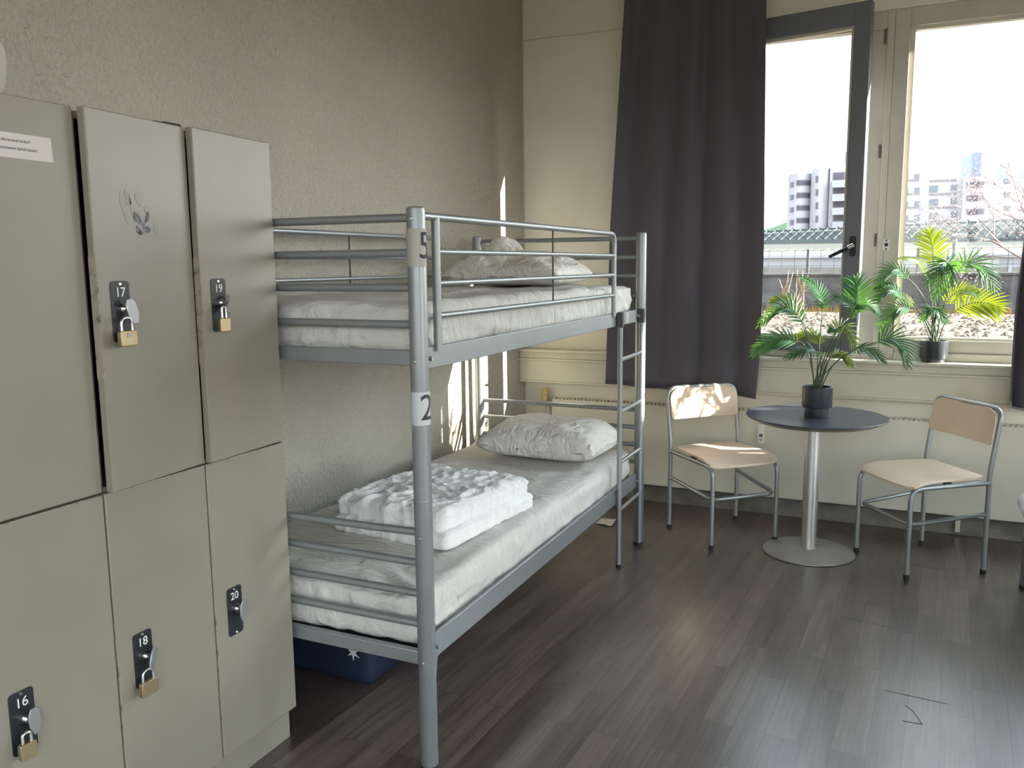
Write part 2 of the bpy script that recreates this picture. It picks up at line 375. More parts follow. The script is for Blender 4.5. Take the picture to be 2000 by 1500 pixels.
for pts in (((1643, 1205), (1743, 1226)), ((1725, 1348), (1850, 1375)), ((1767, 1100), (1850, 1114)), ((1938, 1094), (1980, 1100))):
    P = []
    for (px, py) in pts:
        d_ = CF+(px-1000)/F_PX*CR-(py-750)/F_PX*CU; P.append(CAM-d_*(CAM.z/d_.z))
    n_ = (P[1]-P[0]).cross(Vector((0, 0, 1))).normalized()*.0014
    MB().add([P[0]-n_+Vector((0, 0, .0006)), P[1]-n_+Vector((0, 0, .0006)), P[1]+n_+Vector((0, 0, .0006)), P[0]+n_+Vector((0, 0, .0006))], [(0, 1, 2, 3)]).build('open_joint', 'rubber', fl_, smooth=0)
for pts in (((1768, 1378), (1783, 1389), (1800, 1413)), ((1762, 1408), (1802, 1415))):
    P = []
    for (px, py) in pts:
        d_ = CF+(px-1000)/F_PX*CR-(py-750)/F_PX*CU; P.append(CAM-d_*(CAM.z/d_.z)+Vector((0, 0, .0005)))
    MB().tube(P, .0011, 5).build('scratch', 'rubber', fl_, smooth=0)
# plaster edge across the upper wall by the corner
za = at(1040, 77, YB).z; zb_ = at(1210, 57, YB).z
struct('trim_1', MB().tube([(.01, YB, za), (.2, YB-.001, (za+zb_)/2+.003), (.42, YB, zb_), (.72, YB, zb_)], .004, 6), 'trim')
struct('trim_2', MB().tube([(.001, YB-.001, .97), (.002, YB-.001, 2.0), (.001, YB-.001, ZC)], .006, 6), 'trim')
# stepped boards below the windows
b = MB(); b.box(.002, XR-.3, YB-.12, YB, .94, .957); b.box(XA0, XB1, YB, YB+.14, .94, .957)
struct('windowsill_board', b, 'trim', bevel=.003)
b = MB(); b.box(.002, XR-.3, YB-.095, YB, .898, .94); b.box(.002, XR-.3, YB-.115, YB, .886, .898)
struct('trim_3', b, 'trim', bevel=.002)
b = MB(); b.box(.002, XR-.3, YB-.10, YB, .752, .886); b.box(.002, XR-.3, YB-.112, YB, .742, .752)
for xs in (1.50, .62): b.box(xs-.001, xs+.001, YB-.1008, YB-.09, .755, .884)
struct('trim_4', b, 'trim', bevel=.002)
struct('baseboard_far', MB().box(.002, XR, YB-.035, YB, 0, .105), 'dirty', bevel=.004)
struct('baseboard_left', MB().box(0, .012, 2.0, YB-.036, 0, .06), 'dirty')

# ------------------------------------------------------------------ windows
FY = YB+.02
def xw(px): return at(px, 300, FY).x
w1 = thing('window_1', None, None, (1.3, FY, 1.0), kind='structure')
b = MB(); x0, x1 = XA0, xw(1736)
b.box(x0, x0+.06, FY, FY+.07, ZS+.002, ZT); b.box(x0+.06, x1-.03, FY, FY+.07, ZS+.002, 1.03); b.box(x0+.06, x1-.03, FY, FY+.07, 2.74, ZT)
b.box(x1-.15, x1-.035, FY+.015, FY+.07, 1.03, 2.74); b.box(x1-.035, x1, FY-.01, FY+.075, ZS+.002, ZT)
b.build('frame', 'frame', w1, bevel=.003)
for z in (2.70, 2.10, 1.62):
    MB().box(x1-.052, x1-.042, FY+.002, FY+.016, z-.035, z+.035).build('lock_keep', 'ochre', w1, bevel=.001)
# sash swung into the room, hinged behind the curtain
TH = .20; H = Vector((1.315, YB+.03, 0)); SU = Vector((math.cos(TH), -math.sin(TH), 0)); SN = Vector((-math.sin(TH), -math.cos(TH), 0))
def sbox(mb, u0, u1, n0, n1, z0, z1):
    vs_ = [H+SU*u+SN*n+Vector((0, 0, z)) for z in (z0, z1) for n in (n0, n1) for u in (u0, u1)]
    return mb.add(vs_, [(0, 1, 3, 2), (4, 6, 7, 5), (0, 4, 5, 1), (2, 3, 7, 6), (0, 2, 6, 4), (1, 5, 7, 3)])
SW = .755
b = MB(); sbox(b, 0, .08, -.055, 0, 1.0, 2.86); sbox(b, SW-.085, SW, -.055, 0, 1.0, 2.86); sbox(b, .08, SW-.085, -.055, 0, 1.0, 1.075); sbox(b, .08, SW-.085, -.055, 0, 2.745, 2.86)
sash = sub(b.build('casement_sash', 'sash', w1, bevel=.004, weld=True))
sash['label'] = 'dark grey casement sash standing open into the room'
b = MB()
for a in ((.08, .095, 1.075, 2.745), (SW-.1, SW-.085, 1.075, 2.745)): sbox(b, a[0], a[1], -.05, -.012, a[2], a[3])
sbox(b, .095, SW-.1, -.05, -.012, 1.075, 1.09); sbox(b, .095, SW-.1, -.05, -.012, 2.73, 2.745)
b.build('glazing_bead', 'frame', sash)
sbox(MB(), .09, SW-.095, -.032, -.027, 1.08, 2.74).build('pane', 'glass', sash, smooth=0)
hp = H+SU*(SW-.04)+Vector((0, 0, 1.585))
b = MB(); b.prism(rrect(.032, .11, .012), .008, (hp, SU, (0, 0, 1), SN)); b.tube([hp, hp+SN*.045], .010, 12)
b.tube([hp+SN*.04+SU*.008, hp+SN*.045-SU*.05+Vector((0, 0, -.026)), hp+SN*.045-SU*.112+Vector((0, 0, -.056))], [.011, .010, .009], 10)
b.build('handle', 'plate', sash)
MB().tube([hp+SN*.05+SU*.016+Vector((0, 0, .006)), hp+SN*.052-SU*.012+Vector((0, 0, -.008))], .0125, 10).build('handle_cap', 'chrome', sash)

w2 = thing('window_2', None, None, (2.3, FY, 1.0), kind='structure')
b = MB(); x0 = x1+.001; xg = xw(1776); xm = xw(1766); XE = XB1-.05
b.box(x0, xm, FY-.012, FY+.07, ZS+.002, ZT); b.box(xm, 4.25, FY-.012, FY+.07, ZS+.045, 1.07)
b.box(xm, 3.0, FY-.012, FY+.07, 2.735, ZT); b.box(3.0, XE, FY-.012, FY+.07, 2.93, 2.96); b.box(XE, XB1, FY-.012, FY+.07, 2.28, 2.96)
b.box(xm, 4.25, FY-.03, FY+.07, ZS+.002, ZS+.045)
b.build('frame', 'frame', w2, bevel=.003)
b = MB(); b.box(xm, xg, FY+.005, FY+.05, 1.07, 2.735); b.box(xg, 4.25, FY+.005, FY+.05, 1.07, 1.085); b.box(xg, 3.0, FY+.005, FY+.05, 2.715, 2.735)
b.build('glazing_bead', 'radiator', w2)
MB().box(xg, XE, FY+.03, FY+.034, 1.085, 2.93).build('pane', 'glass', w2, smooth=0)
kp = at(1731, 478, FY-.012)
kb = MB().prism(rrect(.034, .062, .008), .003, (kp, (1, 0, 0), (0, 0, 1), (0, -1, 0))).build('lock_plate', 'white', w2)
for dz, r in ((0, .0105), (.024, .005), (-.024, .005)): MB().tube([kp+Vector((0, -.002, dz)), kp+Vector((0, -.0042, dz))], r, 14).build('lock_hole', 'plate', w2)
w4 = thing('added_window_right', None, None, (XR, 1, .6), kind='structure')  # unseen window on the right, added to brighten the room
b = MB()
for k in range(5): yk = .3+k*1.0; b.box(XR+.05, XR+.12, max(.3, yk-.05), min(4.3, yk+.05), .15, 2.4)
b.box(XR+.05, XR+.12, .3, 4.3, .15, .21); b.box(XR+.05, XR+.12, .3, 4.3, 2.34, 2.4); b.build('frame', 'frame', w4)
MB().box(XR+.08, XR+.085, .3, 4.3, .21, 2.34).build('pane', 'glass', w4, smooth=0)
w5 = thing('added_window_rear', None, None, (3, YF, .1), kind='structure')  # unseen rear window, added as a source of fill light
b = MB()
for k in range(5): xk = .2+k*(XR-.4)/4; b.box(max(.2, xk-.05), min(XR-.2, xk+.05), YF-.12, YF-.05, .1, 3.15)
b.box(.2, XR-.2, YF-.12, YF-.05, .1, .16); b.box(.2, XR-.2, YF-.12, YF-.05, 3.09, 3.15); b.build('frame', 'frame', w5)
MB().box(.2, XR-.2, YF-.09, YF-.085, .16, 3.09).build('pane', 'glass', w5, smooth=0)

# ------------------------------------------------------------------ radiator, valve, pipe
RY = YB-.085
rad = thing('radiator', 'long flat cream panel radiator under the windows behind the table', 'radiator', (1.6, RY, .1))
b = MB(); b.box(.225, 3.3, RY, RY+.03, .118, .632); b.build('front_panel', 'radiator', rad, bevel=.008, seg=3)
b = MB(); b.box(.235, 3.29, RY+.03, RY+.06, .13, .62)
for k in range(120): b.box(.24+k*.0254, .25+k*.0254, RY+.004, RY+.05, .62, .640)
b.build('top_grille', 'radiator', rad)
mp_ = at(1487, 848, RY)
mt = sub(MB().box(mp_.x-.018, mp_.x+.018, RY-.018, RY, mp_.z-.055, mp_.z+.065).build('heat_meter', 'white', rad, bevel=.004))
b = MB(); b.box(mp_.x-.010, mp_.x+.010, RY-.0186, RY-.017, mp_.z-.014, mp_.z+.004); b.box(mp_.x-.008, mp_.x+.008, RY-.0186, RY-.017, mp_.z-.034, mp_.z-.028)
b.build('meter_display', 'slate', mt)
for px in (1640/2.778+1280, 540):
    q = at(px, 1030, YB-.05) if px > 1000 else Vector((.5, YB-.05, .06))
    MB().box(q.x-.012, q.x+.012, YB-.045, YB-.025, .02, .13).build('bracket', 'trim', rad)
vp = at(1065, 770, YB-.05)
val = thing('radiator_valve', 'yellowed radiator valve cap on a vertical pipe by the corner', 'valve', (vp.x, vp.y, .3))
MB().lathe([(.0, .0), (.020, .0), (.021, .02), (.017, .03), (.022, .034), (.022, .068), (.018, .074), (0, .074)], (vp.x, vp.y, vp.z-.035), 16).build('cap', 'yellow', val)
b = MB(); b.tube([(vp.x, vp.y, vp.z-.035), (vp.x, vp.y, vp.z-.075)], .014, 12); b.tube([(vp.x, vp.y, vp.z-.06), (vp.x+.045, vp.y, vp.z-.06)], .009, 10)
b.build('valve_body', 'bolt', val)
MB().tube([(vp.x, vp.y, 0), (vp.x, vp.y, vp.z-.07)], .0095, 10).build('pipe', 'trim', val)

# ------------------------------------------------------------------ curtains
def curtain(name, label, edgeL, edgeR, zt, zbot, yc, folds, amp, seed, sl_=0):
    o = thing(name, label, 'curtain', (edgeL(1.8), yc, .75))
    def fn(u, v):
        z0 = zbot(u); z = z0+(zt-z0)*v
        xl, xr = edgeL(z), edgeR(z)
        ph = u*folds*2*PI + .35*nz(u*3, v*1.2, 0, 1, seed)*3
        a = amp*1.25*(.75+.5*nz(u*4, v*.8, 3, 1, seed))*(.75+.25*(1-v))
        x = xl+(xr-xl)*u + .012*math.sin(ph*1.0+1.2)
        return (x, yc+sl_*(u-.5)-a*math.cos(ph)+.004*nz(u*9, v*4, 5, 1, seed), z)
    MB().grid(170, 50, fn).build('fabric', 'curtain', o, smooth=180, solid=.003)
    def hem(u, v):
        p = Vector(fn(u, 0)); return (p.x, p.y-.0035, p.z-.001+v*.012)
    MB().grid(170, 2, hem).build('hem', 'hem' if 'right' in label else 'curtain', o, smooth=180, solid=.003)
    MB().tube([(edgeL(zt)-.05, yc, zt+.02), (edgeR(zt)+.05, yc, zt+.02)], .012, 10).build('curtain_rail', 'bolt', o)
    return o
def interp(pts):
    xs = [p[0] for p in pts]; ys = [p[1] for p in pts]
    return lambda z: float(np.interp(z, xs, ys))
CY = 4.895
curtain('curtain', 'dark brown curtain drawn behind the bunk bed left of the open window',
        interp([(.7, .625), (.95, .632), (1.7, .652), (2.4, .695), (3.1, .735)]), interp([(.7, 1.522), (1.0, 1.54), (1.6, 1.541), (2.9, 1.512), (3.1, 1.51)]),
        3.16, interp([(0, .772), (.35, .752), (.6, .75), (1, .722)]), 4.938, 4.0, .022, 1, .05)
curtain('curtain', 'dark curtain edge hanging at the right side of the fixed window',
        interp([(.7, 2.795), (.95, 2.788), (1.27, 2.785), (1.6, 2.80), (1.85, 2.83), (2.9, 2.90), (3.1, 2.91)]), lambda z: 2.98,
        3.16, interp([(0, .775), (.06, .745), (1, .72)]), 4.955, 2.5, .026, 2)

# ------------------------------------------------------------------ bunk beds
WB, LB = .946, 2.233
def bunk_bed(loc, label, numbers):
    t = thing('bunk_bed', label, 'bunk bed', loc, group=None, local=True)
    pr = .0265
    posts = []
    for (x, y) in ((WB, 0), (WB, LB), (0, 0), (0, LB)):
        b = MB(); b.lathe([(0, 0), (pr*.9, 0), (pr, .004), (pr, 1.648), (pr*.94, 1.657), (pr*.7, 1.661), (0, 1.662)], (x, y, 0), 24)
        p = b.build('post', 'metal', t); posts.append(p)
        MB().lathe([(pr+.0006, .0), (pr+.001, .006), (pr+.0006, .016)], (x, y, 0), 24).build('foot_cap', 'rubber', p)
        b = MB()
        for z in (.83, .835): pass
        b.lathe([(pr+.0004, .83), (pr+.0012, .832), (pr+.0004, .836)], (x, y, 0), 24)
        b.build('joint_ring', 'metal', p)
        s = -1 if y == 0 else 1
        for z in (1.235, .345, 1.628, .725):
            b = MB().lathe([(0, .0), (.006, .0), (.005, .003), (0, .004)], (0, 0, 0), 10)
            b.v = [(x+vx, y+s*(pr-.001+vz), z+vy) for vx, vy, vz in b.v]
            b.build('bolt', 'bolt', p)
    def ring(z0, z1, name, mt_, p):
        MB().lathe([(pr+.0008, z0), (pr+.0008, z1)], (WB, 0, 0), 24).build(name, mt_, p)
    def on_post(txt, size, zc, ang, p, sx_=1):
        tb = text_mb(txt, size, ((0, 0, 0), (1, 0, 0), (0, 1, 0), (0, 0, 1)), .0003)
        bm = bmesh.new(); vs_ = [bm.verts.new(q) for q in tb.v]
        for f in tb.f:
            try: bm.faces.new([vs_[i] for i in f])
            except ValueError: pass
        bmesh.ops.triangulate(bm, faces=bm.faces)
        for _ in range(2): bmesh.ops.subdivide_edges(bm, edges=[e_ for e_ in bm.edges if e_.calc_length() > .006], cuts=1)
        bmesh.ops.triangulate(bm, faces=bm.faces); bm.verts.index_update()
        tb.v = [tuple(q.co) for q in bm.verts]; tb.f = [tuple(q.index for q in f.verts) for f in bm.faces]; tb.mi = [0]*len(tb.f); bm.free()
        vv = []
        for (u, v, w_) in tb.v:
            a = ang+u*sx_/pr; rr = pr+.0016+w_
            vv.append((WB+rr*math.cos(a), rr*math.sin(a), zc+v))
        tb.v = vv; return tb.build('number', 'ink' if txt == '5' else 'mesh', p, smooth=0)
    if numbers:
        ring(1.498, 1.602, 'number_sticker', 'sticker', posts[0]); on_post('5', .105, 1.552, -.05, posts[0], .85)
        ring(1.055, 1.150, 'number_sticker', 'sticker2', posts[0]); on_post('2', .105, 1.102, -.25, posts[0], .9)
    zs_up, zs_lo = (1.632, 1.536, 1.440, 1.337), (.735, .642, .548, .455)
    for y, s in ((0, -1), (LB, 1)):
        for z in zs_up+zs_lo:
            bow = .012*s if z in (1.632, .735) else 0
            b = MB(); b.tube([(pr*.6, y, z), (.18, y+bow*.6, z), (WB/2, y+bow, z), (WB-.18, y+bow*.6, z), (WB-pr*.6, y, z)], .0118, 12)
            b.build('end_rail', 'metal', t)
        for z0, z1 in ((1.222, 1.264), (.330, .372)):
            b = MB(); b.box(pr*.6, WB-pr*.6, y-.011, y+.011, z0, z1); b.build('end_crossbar', 'metal', t, bevel=.003)
    for x, s in ((0, 1), (WB, -1)):
        for z0, z1 in ((1.205, 1.268), (.325, .402)):
            b = MB(); xo = x+s*.004
            b.box(min(xo, xo+s*.012), max(xo, xo+s*.012), pr*.7, LB-pr*.7, z0, z1); b.box(min(xo, xo+s*.035), max(xo, xo+s*.035), pr*.7, LB-pr*.7, z1-.004-.03, z1-.03)
            r_ = sub(b.build('side_rail', 'metal', t, bevel=.002))
            for y in (.055, LB-.055):
                MB().tube([(x-s*.012, y, (z0+z1)/2), (x+s*.01, y, (z0+z1)/2)], .007, 10).build('bolt', 'bolt', r_)
            if x and z0 < 1: MB().prism([(0, 0), (.03, 0), (.016, -.075), (0, -.09)], .014, ((WB-.006, pr*.8, z0+.02), (0, 1, 0), (0, 0, 1), (1, 0, 0))).build('corner_bracket', 'metal', r_)
    # guard rails, both sides of the upper bunk
    for x, nm in ((WB, 'guard_rail'), (.006, 'guard_rail')):
        b = MB(); y0, y1 = .108, 1.775
        if x: path = fillet([(x, pr*.5, 1.638), (x, y1, 1.640), (x, y1, 1.255)], .05); b.tube(path, .0112, 12)
        else: path = fillet([(x, pr*.5, 1.640), (x, 2.14, 1.640), (x, 2.14, 1.255)], .012); b.tube(path, .0095, 12); y1 = 2.14
        b.tube([(x, y0, 1.636), (x, y0, 1.255)], .0125, 12)
        for z in (1.540, 1.450, 1.356): b.tube([(x, y0, z), (x, y1, z)], .0085, 10)
        g = sub(b.build(nm, 'metal', t)); ym = 1.0 if x else .83
        MB().tube([(x+.004, ym, 1.634), (x+.004, ym, 1.352)], .0035, 8).build('tie_rod', 'slate', g)
    # ladder on the open side, by the far end
    lad = MB(); xl = WB+.013; y0, y1 = 1.842, 2.205
    for y in (y0, y1):
        lad2 = MB(); lad2.tube([(xl, y, 0.004), (xl, y, 1.262)], .0125, 12); s_ = sub(lad2.build('ladder_stile', 'metal', t))
        MB().tube([(xl, y, 0), (xl, y, .02)], .0135, 12).build('foot_cap', 'rubber', s_)
        MB().box(xl-.014, xl+.015, y-.0145, y+.0145, 1.20, 1.272).build('hook', 'slate', s_, bevel=.003)
    for z in (1.045, .79, .535, .295):
        MB().tube([(xl, y0, z), (xl, y1, z)], .010, 12).build('ladder_rung', 'metal', t)
    MB().box(WB-.0035, WB-.0025, 1.98, 2.03, 1.21, 1.262).build('paper_sticker', 'sticker', t)
    # bed bases: dark cross straps with edge channel
    for z in (1.230, .340):
        b = MB()
        for k in range(24): b.box(.02, WB-.02, .06+k*.0915, .095+k*.0915, z-.004, z)
        for xx in (.024, WB-.05): b.box(xx, xx+.028, .03, LB-.03, z-.001, z+.008)
        b.build('strap_base', 'mesh', t)
    return t
BX, BY = .0943, 2.0214
bunk_bed((BX, BY, 0), 'silver metal bunk bed with a ladder standing along the left wall', True)
RBX, RBY = 2.856, 4.345-LB
bunk_bed((RBX, RBY, 0), 'second silver bunk bed, only one post showing at the right edge of the picture', False)

def mattress(c, label, seed, hh=.148):
    def disp(p, n):
        g = .006*nz(p.x*3, p.y*2.2, p.z*3, 1, seed)
        wx, wy = p.x+.12*nz(p.x*2, p.y*2, 0, 1, seed+9), p.y+.12*nz(p.x*2, p.y*2, 5, 1, seed+8)
        if n.z > .6:
            g += .009*max(0, ridge(wx*2.2+wy*1.2, wy*2.4-wx*.6, 0, 1.0, seed)-.62)*2
            g += .006*max(0, ridge(wx*5.0+wy*2.0, wy*2.0, 0, 1.0, seed+2)-.6)*2
            e_ = min(.436-abs(p.x), 1.085-abs(p.y))
            if e_ < .16: g += .007*(1-e_/.16)*max(0, ridge(wy*9, wx*9, 0, 1, seed+5)-.35)
        else:
            side = abs(n.x) > abs(n.y); q = wy if side else wx; zz = (p.z+.08)/.16
            g += .016*max(0, ridge(q*7+zz*.9, zz*.6, 0, 1, seed+4)-.45)*(.35+.65*zz) + .006*nz(q*14, zz*3, 0, 1, seed+6)
            g += .012*max(0, ridge(q*1.2, zz*2.4+q*1.6, 0, 1, seed+7)-.5)
        return g
    b = MB(); soft_box(b, c, (.872, 2.17, hh), .04, 60, 150, 14, disp)
    o = b.build('mattress', 'sheet', None, smooth=180, org=c)
    return tag(o, label, 'mattress')
mattress((.567, 3.138, 1.317), 'white sheeted mattress on the upper bunk behind the guard rail', 3, .150)
mattress((.567, 3.138, .436), 'white sheeted mattress on the lower bunk under the duvet and pillow', 5, .166)
b = MB(); mattress((RBX+WB/2, RBY+LB/2, .440), 'white bedding on the far right bunk, just peeking in at the picture edge', 8)

b = MB(); soft_box(b, (2.872, 4.13, .434), (.165, .34, .075), .036, 16, 30, 10, lambda p, n: .010*max(0, ridge(p.x*8, p.y*9, p.z*9, 1, 5)-.3)+.006*nz(p.x*12, p.y*12, p.z*12, 1, 2))
tag(b.build('blanket', 'duvet', None, smooth=180, org=(2.868, 4.13, .443)), 'white blanket bulging over the rail of the bunk at the right edge', 'blanket')
def pillow(c, size, rot, label, seed, peak=None, tilt=0, pw_=.42, rough=1.0):
    sx_, sy_, sz_ = size; n = 56; b = MB()
    def fn(u, v, s):
        a, d = u*2-1, v*2-1
        edge = max(0, (1-abs(a)**4.5)*(1-abs(d)**4.0))**pw_
        pull = 1-.10*(1-abs(a)**2)*abs(d)**4 - .0
        x = a*sx_/2*(1-.07*(1-d*d)*abs(a)**6); y = d*sy_/2*(1-.07*(1-a*a)*abs(d)**6)
        h = sz_/2*edge
        if peak and s > 0: h *= peak(a, d)
        w_ = rough*edge*(.020*max(0, ridge(x*4+y*3+.3*nz(x*5, y*5, 0, 1, seed), y*5-x*2, seed, 1, seed)-.3) + .016*nz(x*6, y*6, 0, 1, seed+1) + .010*max(0, ridge(x*11, y*11+x*4, 0, 1, seed+3)-.4)) + .006*(1-edge)*nz(x*18, y*18, s, 1, seed)
        z = (h+w_)*s if s > 0 else -h*.55
        return Vector((x, y, z))
    rz = Matrix.Rotation(rot, 4, 'Z') @ Matrix.Rotation(tilt, 4, 'X')
    b.grid(n, n, lambda u, v: Vector(c)+rz @ fn(u, v, 1)); b.grid(n, n, lambda u, v: Vector(c)+rz @ fn(u, v, -1), flip=True)
    o = b.build('pillow', 'pillow', None, smooth=180, org=c, weld=True)
    return tag(o, label, 'pillow')
pillow((.645, 3.955, .590), (.645, .42, .225), -.03, 'plump white pillow lying at the head of the lower bunk', 11,
       peak=lambda a, d: 1.0+.18*d+.06*a, rough=.65)
pillow((.50, 3.90, 1.443), (.66, .42, .15), -.10, 'crumpled white pillow heaped to a peak at the head of the upper bunk', 21,
       peak=lambda a, d: .78+1.55*math.exp(-((a+.28)**2*9+(d-.1)**2*2.5))+.35*math.exp(-((a-.55)**2*7)), rough=2.0)

def duvet():
    b = MB()
    def dsp(sd, am):
        def f(p, n):
            q = 1 if n.z > .3 else .55
            wx, wy = p.x+.05*nz(p.x*7, p.y*7, 0, 1, sd), p.y+.05*nz(p.x*7, p.y*7, 2, 1, sd+1)
            return q*(am*1.1*max(0, ridge(wx*6, wy*7, 0, 1.7, sd)-.3) + am*.55*max(0, ridge(wx*14, wy*10, 0, 1.7, sd+2)-.25) + am*.22*nz(p.x*26, p.y*26, p.z*14, 1, sd+3)) - .004*(n.z < .3 and abs(p.z) < .012)
        return f
    c = (.655, 2.76, .529)
    soft_box(b, (c[0]+.005, c[1]-.005, c[2]+.024), (.53, .63, .058), .028, 70, 84, 6, dsp(31, .010), -.10)
    soft_box(b, (c[0]-.005, c[1]+.005, c[2]+.082), (.50, .60, .080), .039, 90, 110, 8, dsp(33, .0145), -.12)
    o = b.build('duvet', 'duvet', None, smooth=180, org=c)
    MB().box(.842, .872, 2.435, 2.437, .545, .585).build('wash_label', 'white', o, org=None)
    ch = o.children[0]; ch.location = (-c[0], -c[1], -c[2])
    return tag(o, 'white crinkled duvet folded up on the lower bunk near its foot end', 'duvet')
duvet()

# bag under the bed, paper by the far end
cb = thing('storage_bag', 'navy blue fabric storage bag with a white star print under the bunk', 'bag', (.36, 2.7, 0))
b = MB(); soft_box(b, (.36, 2.70, .135), (.50, .70, .265), .03, 20, 26, 10, lambda p, n: .008*nz(p.x*5, p.y*5, p.z*5, 1, 9))
b.build('bag_body', 'crate', cb, smooth=180)
def star(mb, c, r, n=6):
    pts = []
    for k in range(2*n):
        a = PI*k/n+PI/2; q = r if k % 2 == 0 else r*.3; pts.append((q*math.cos(a), q*math.sin(a)))
    mb.prism(pts, .002, (c, (1, 0, 0), (0, 0, 1), (0, -1, 0)))
b = MB()
for (px, py, r) in ((690, 1275, .030), (668, 1256, .016), (712, 1258, .018)):
    q = at(px, py, 2.338); b = MB(); star(b, q, r); b.build('star_print', 'sticker2', cb, smooth=0)
b = MB()
b.grid(12, 10, lambda u, v: (.715+u*.10, 4.50+v*.10-.02*u, .004+.010*abs(nz(u*3, v*3, 0, 1, 4))+.012*u*v))
tag(b.build('paper_sheet', 'paper', None, solid=.001), 'loose white paper lying on the floor under the ladder end of the bunk', 'paper')

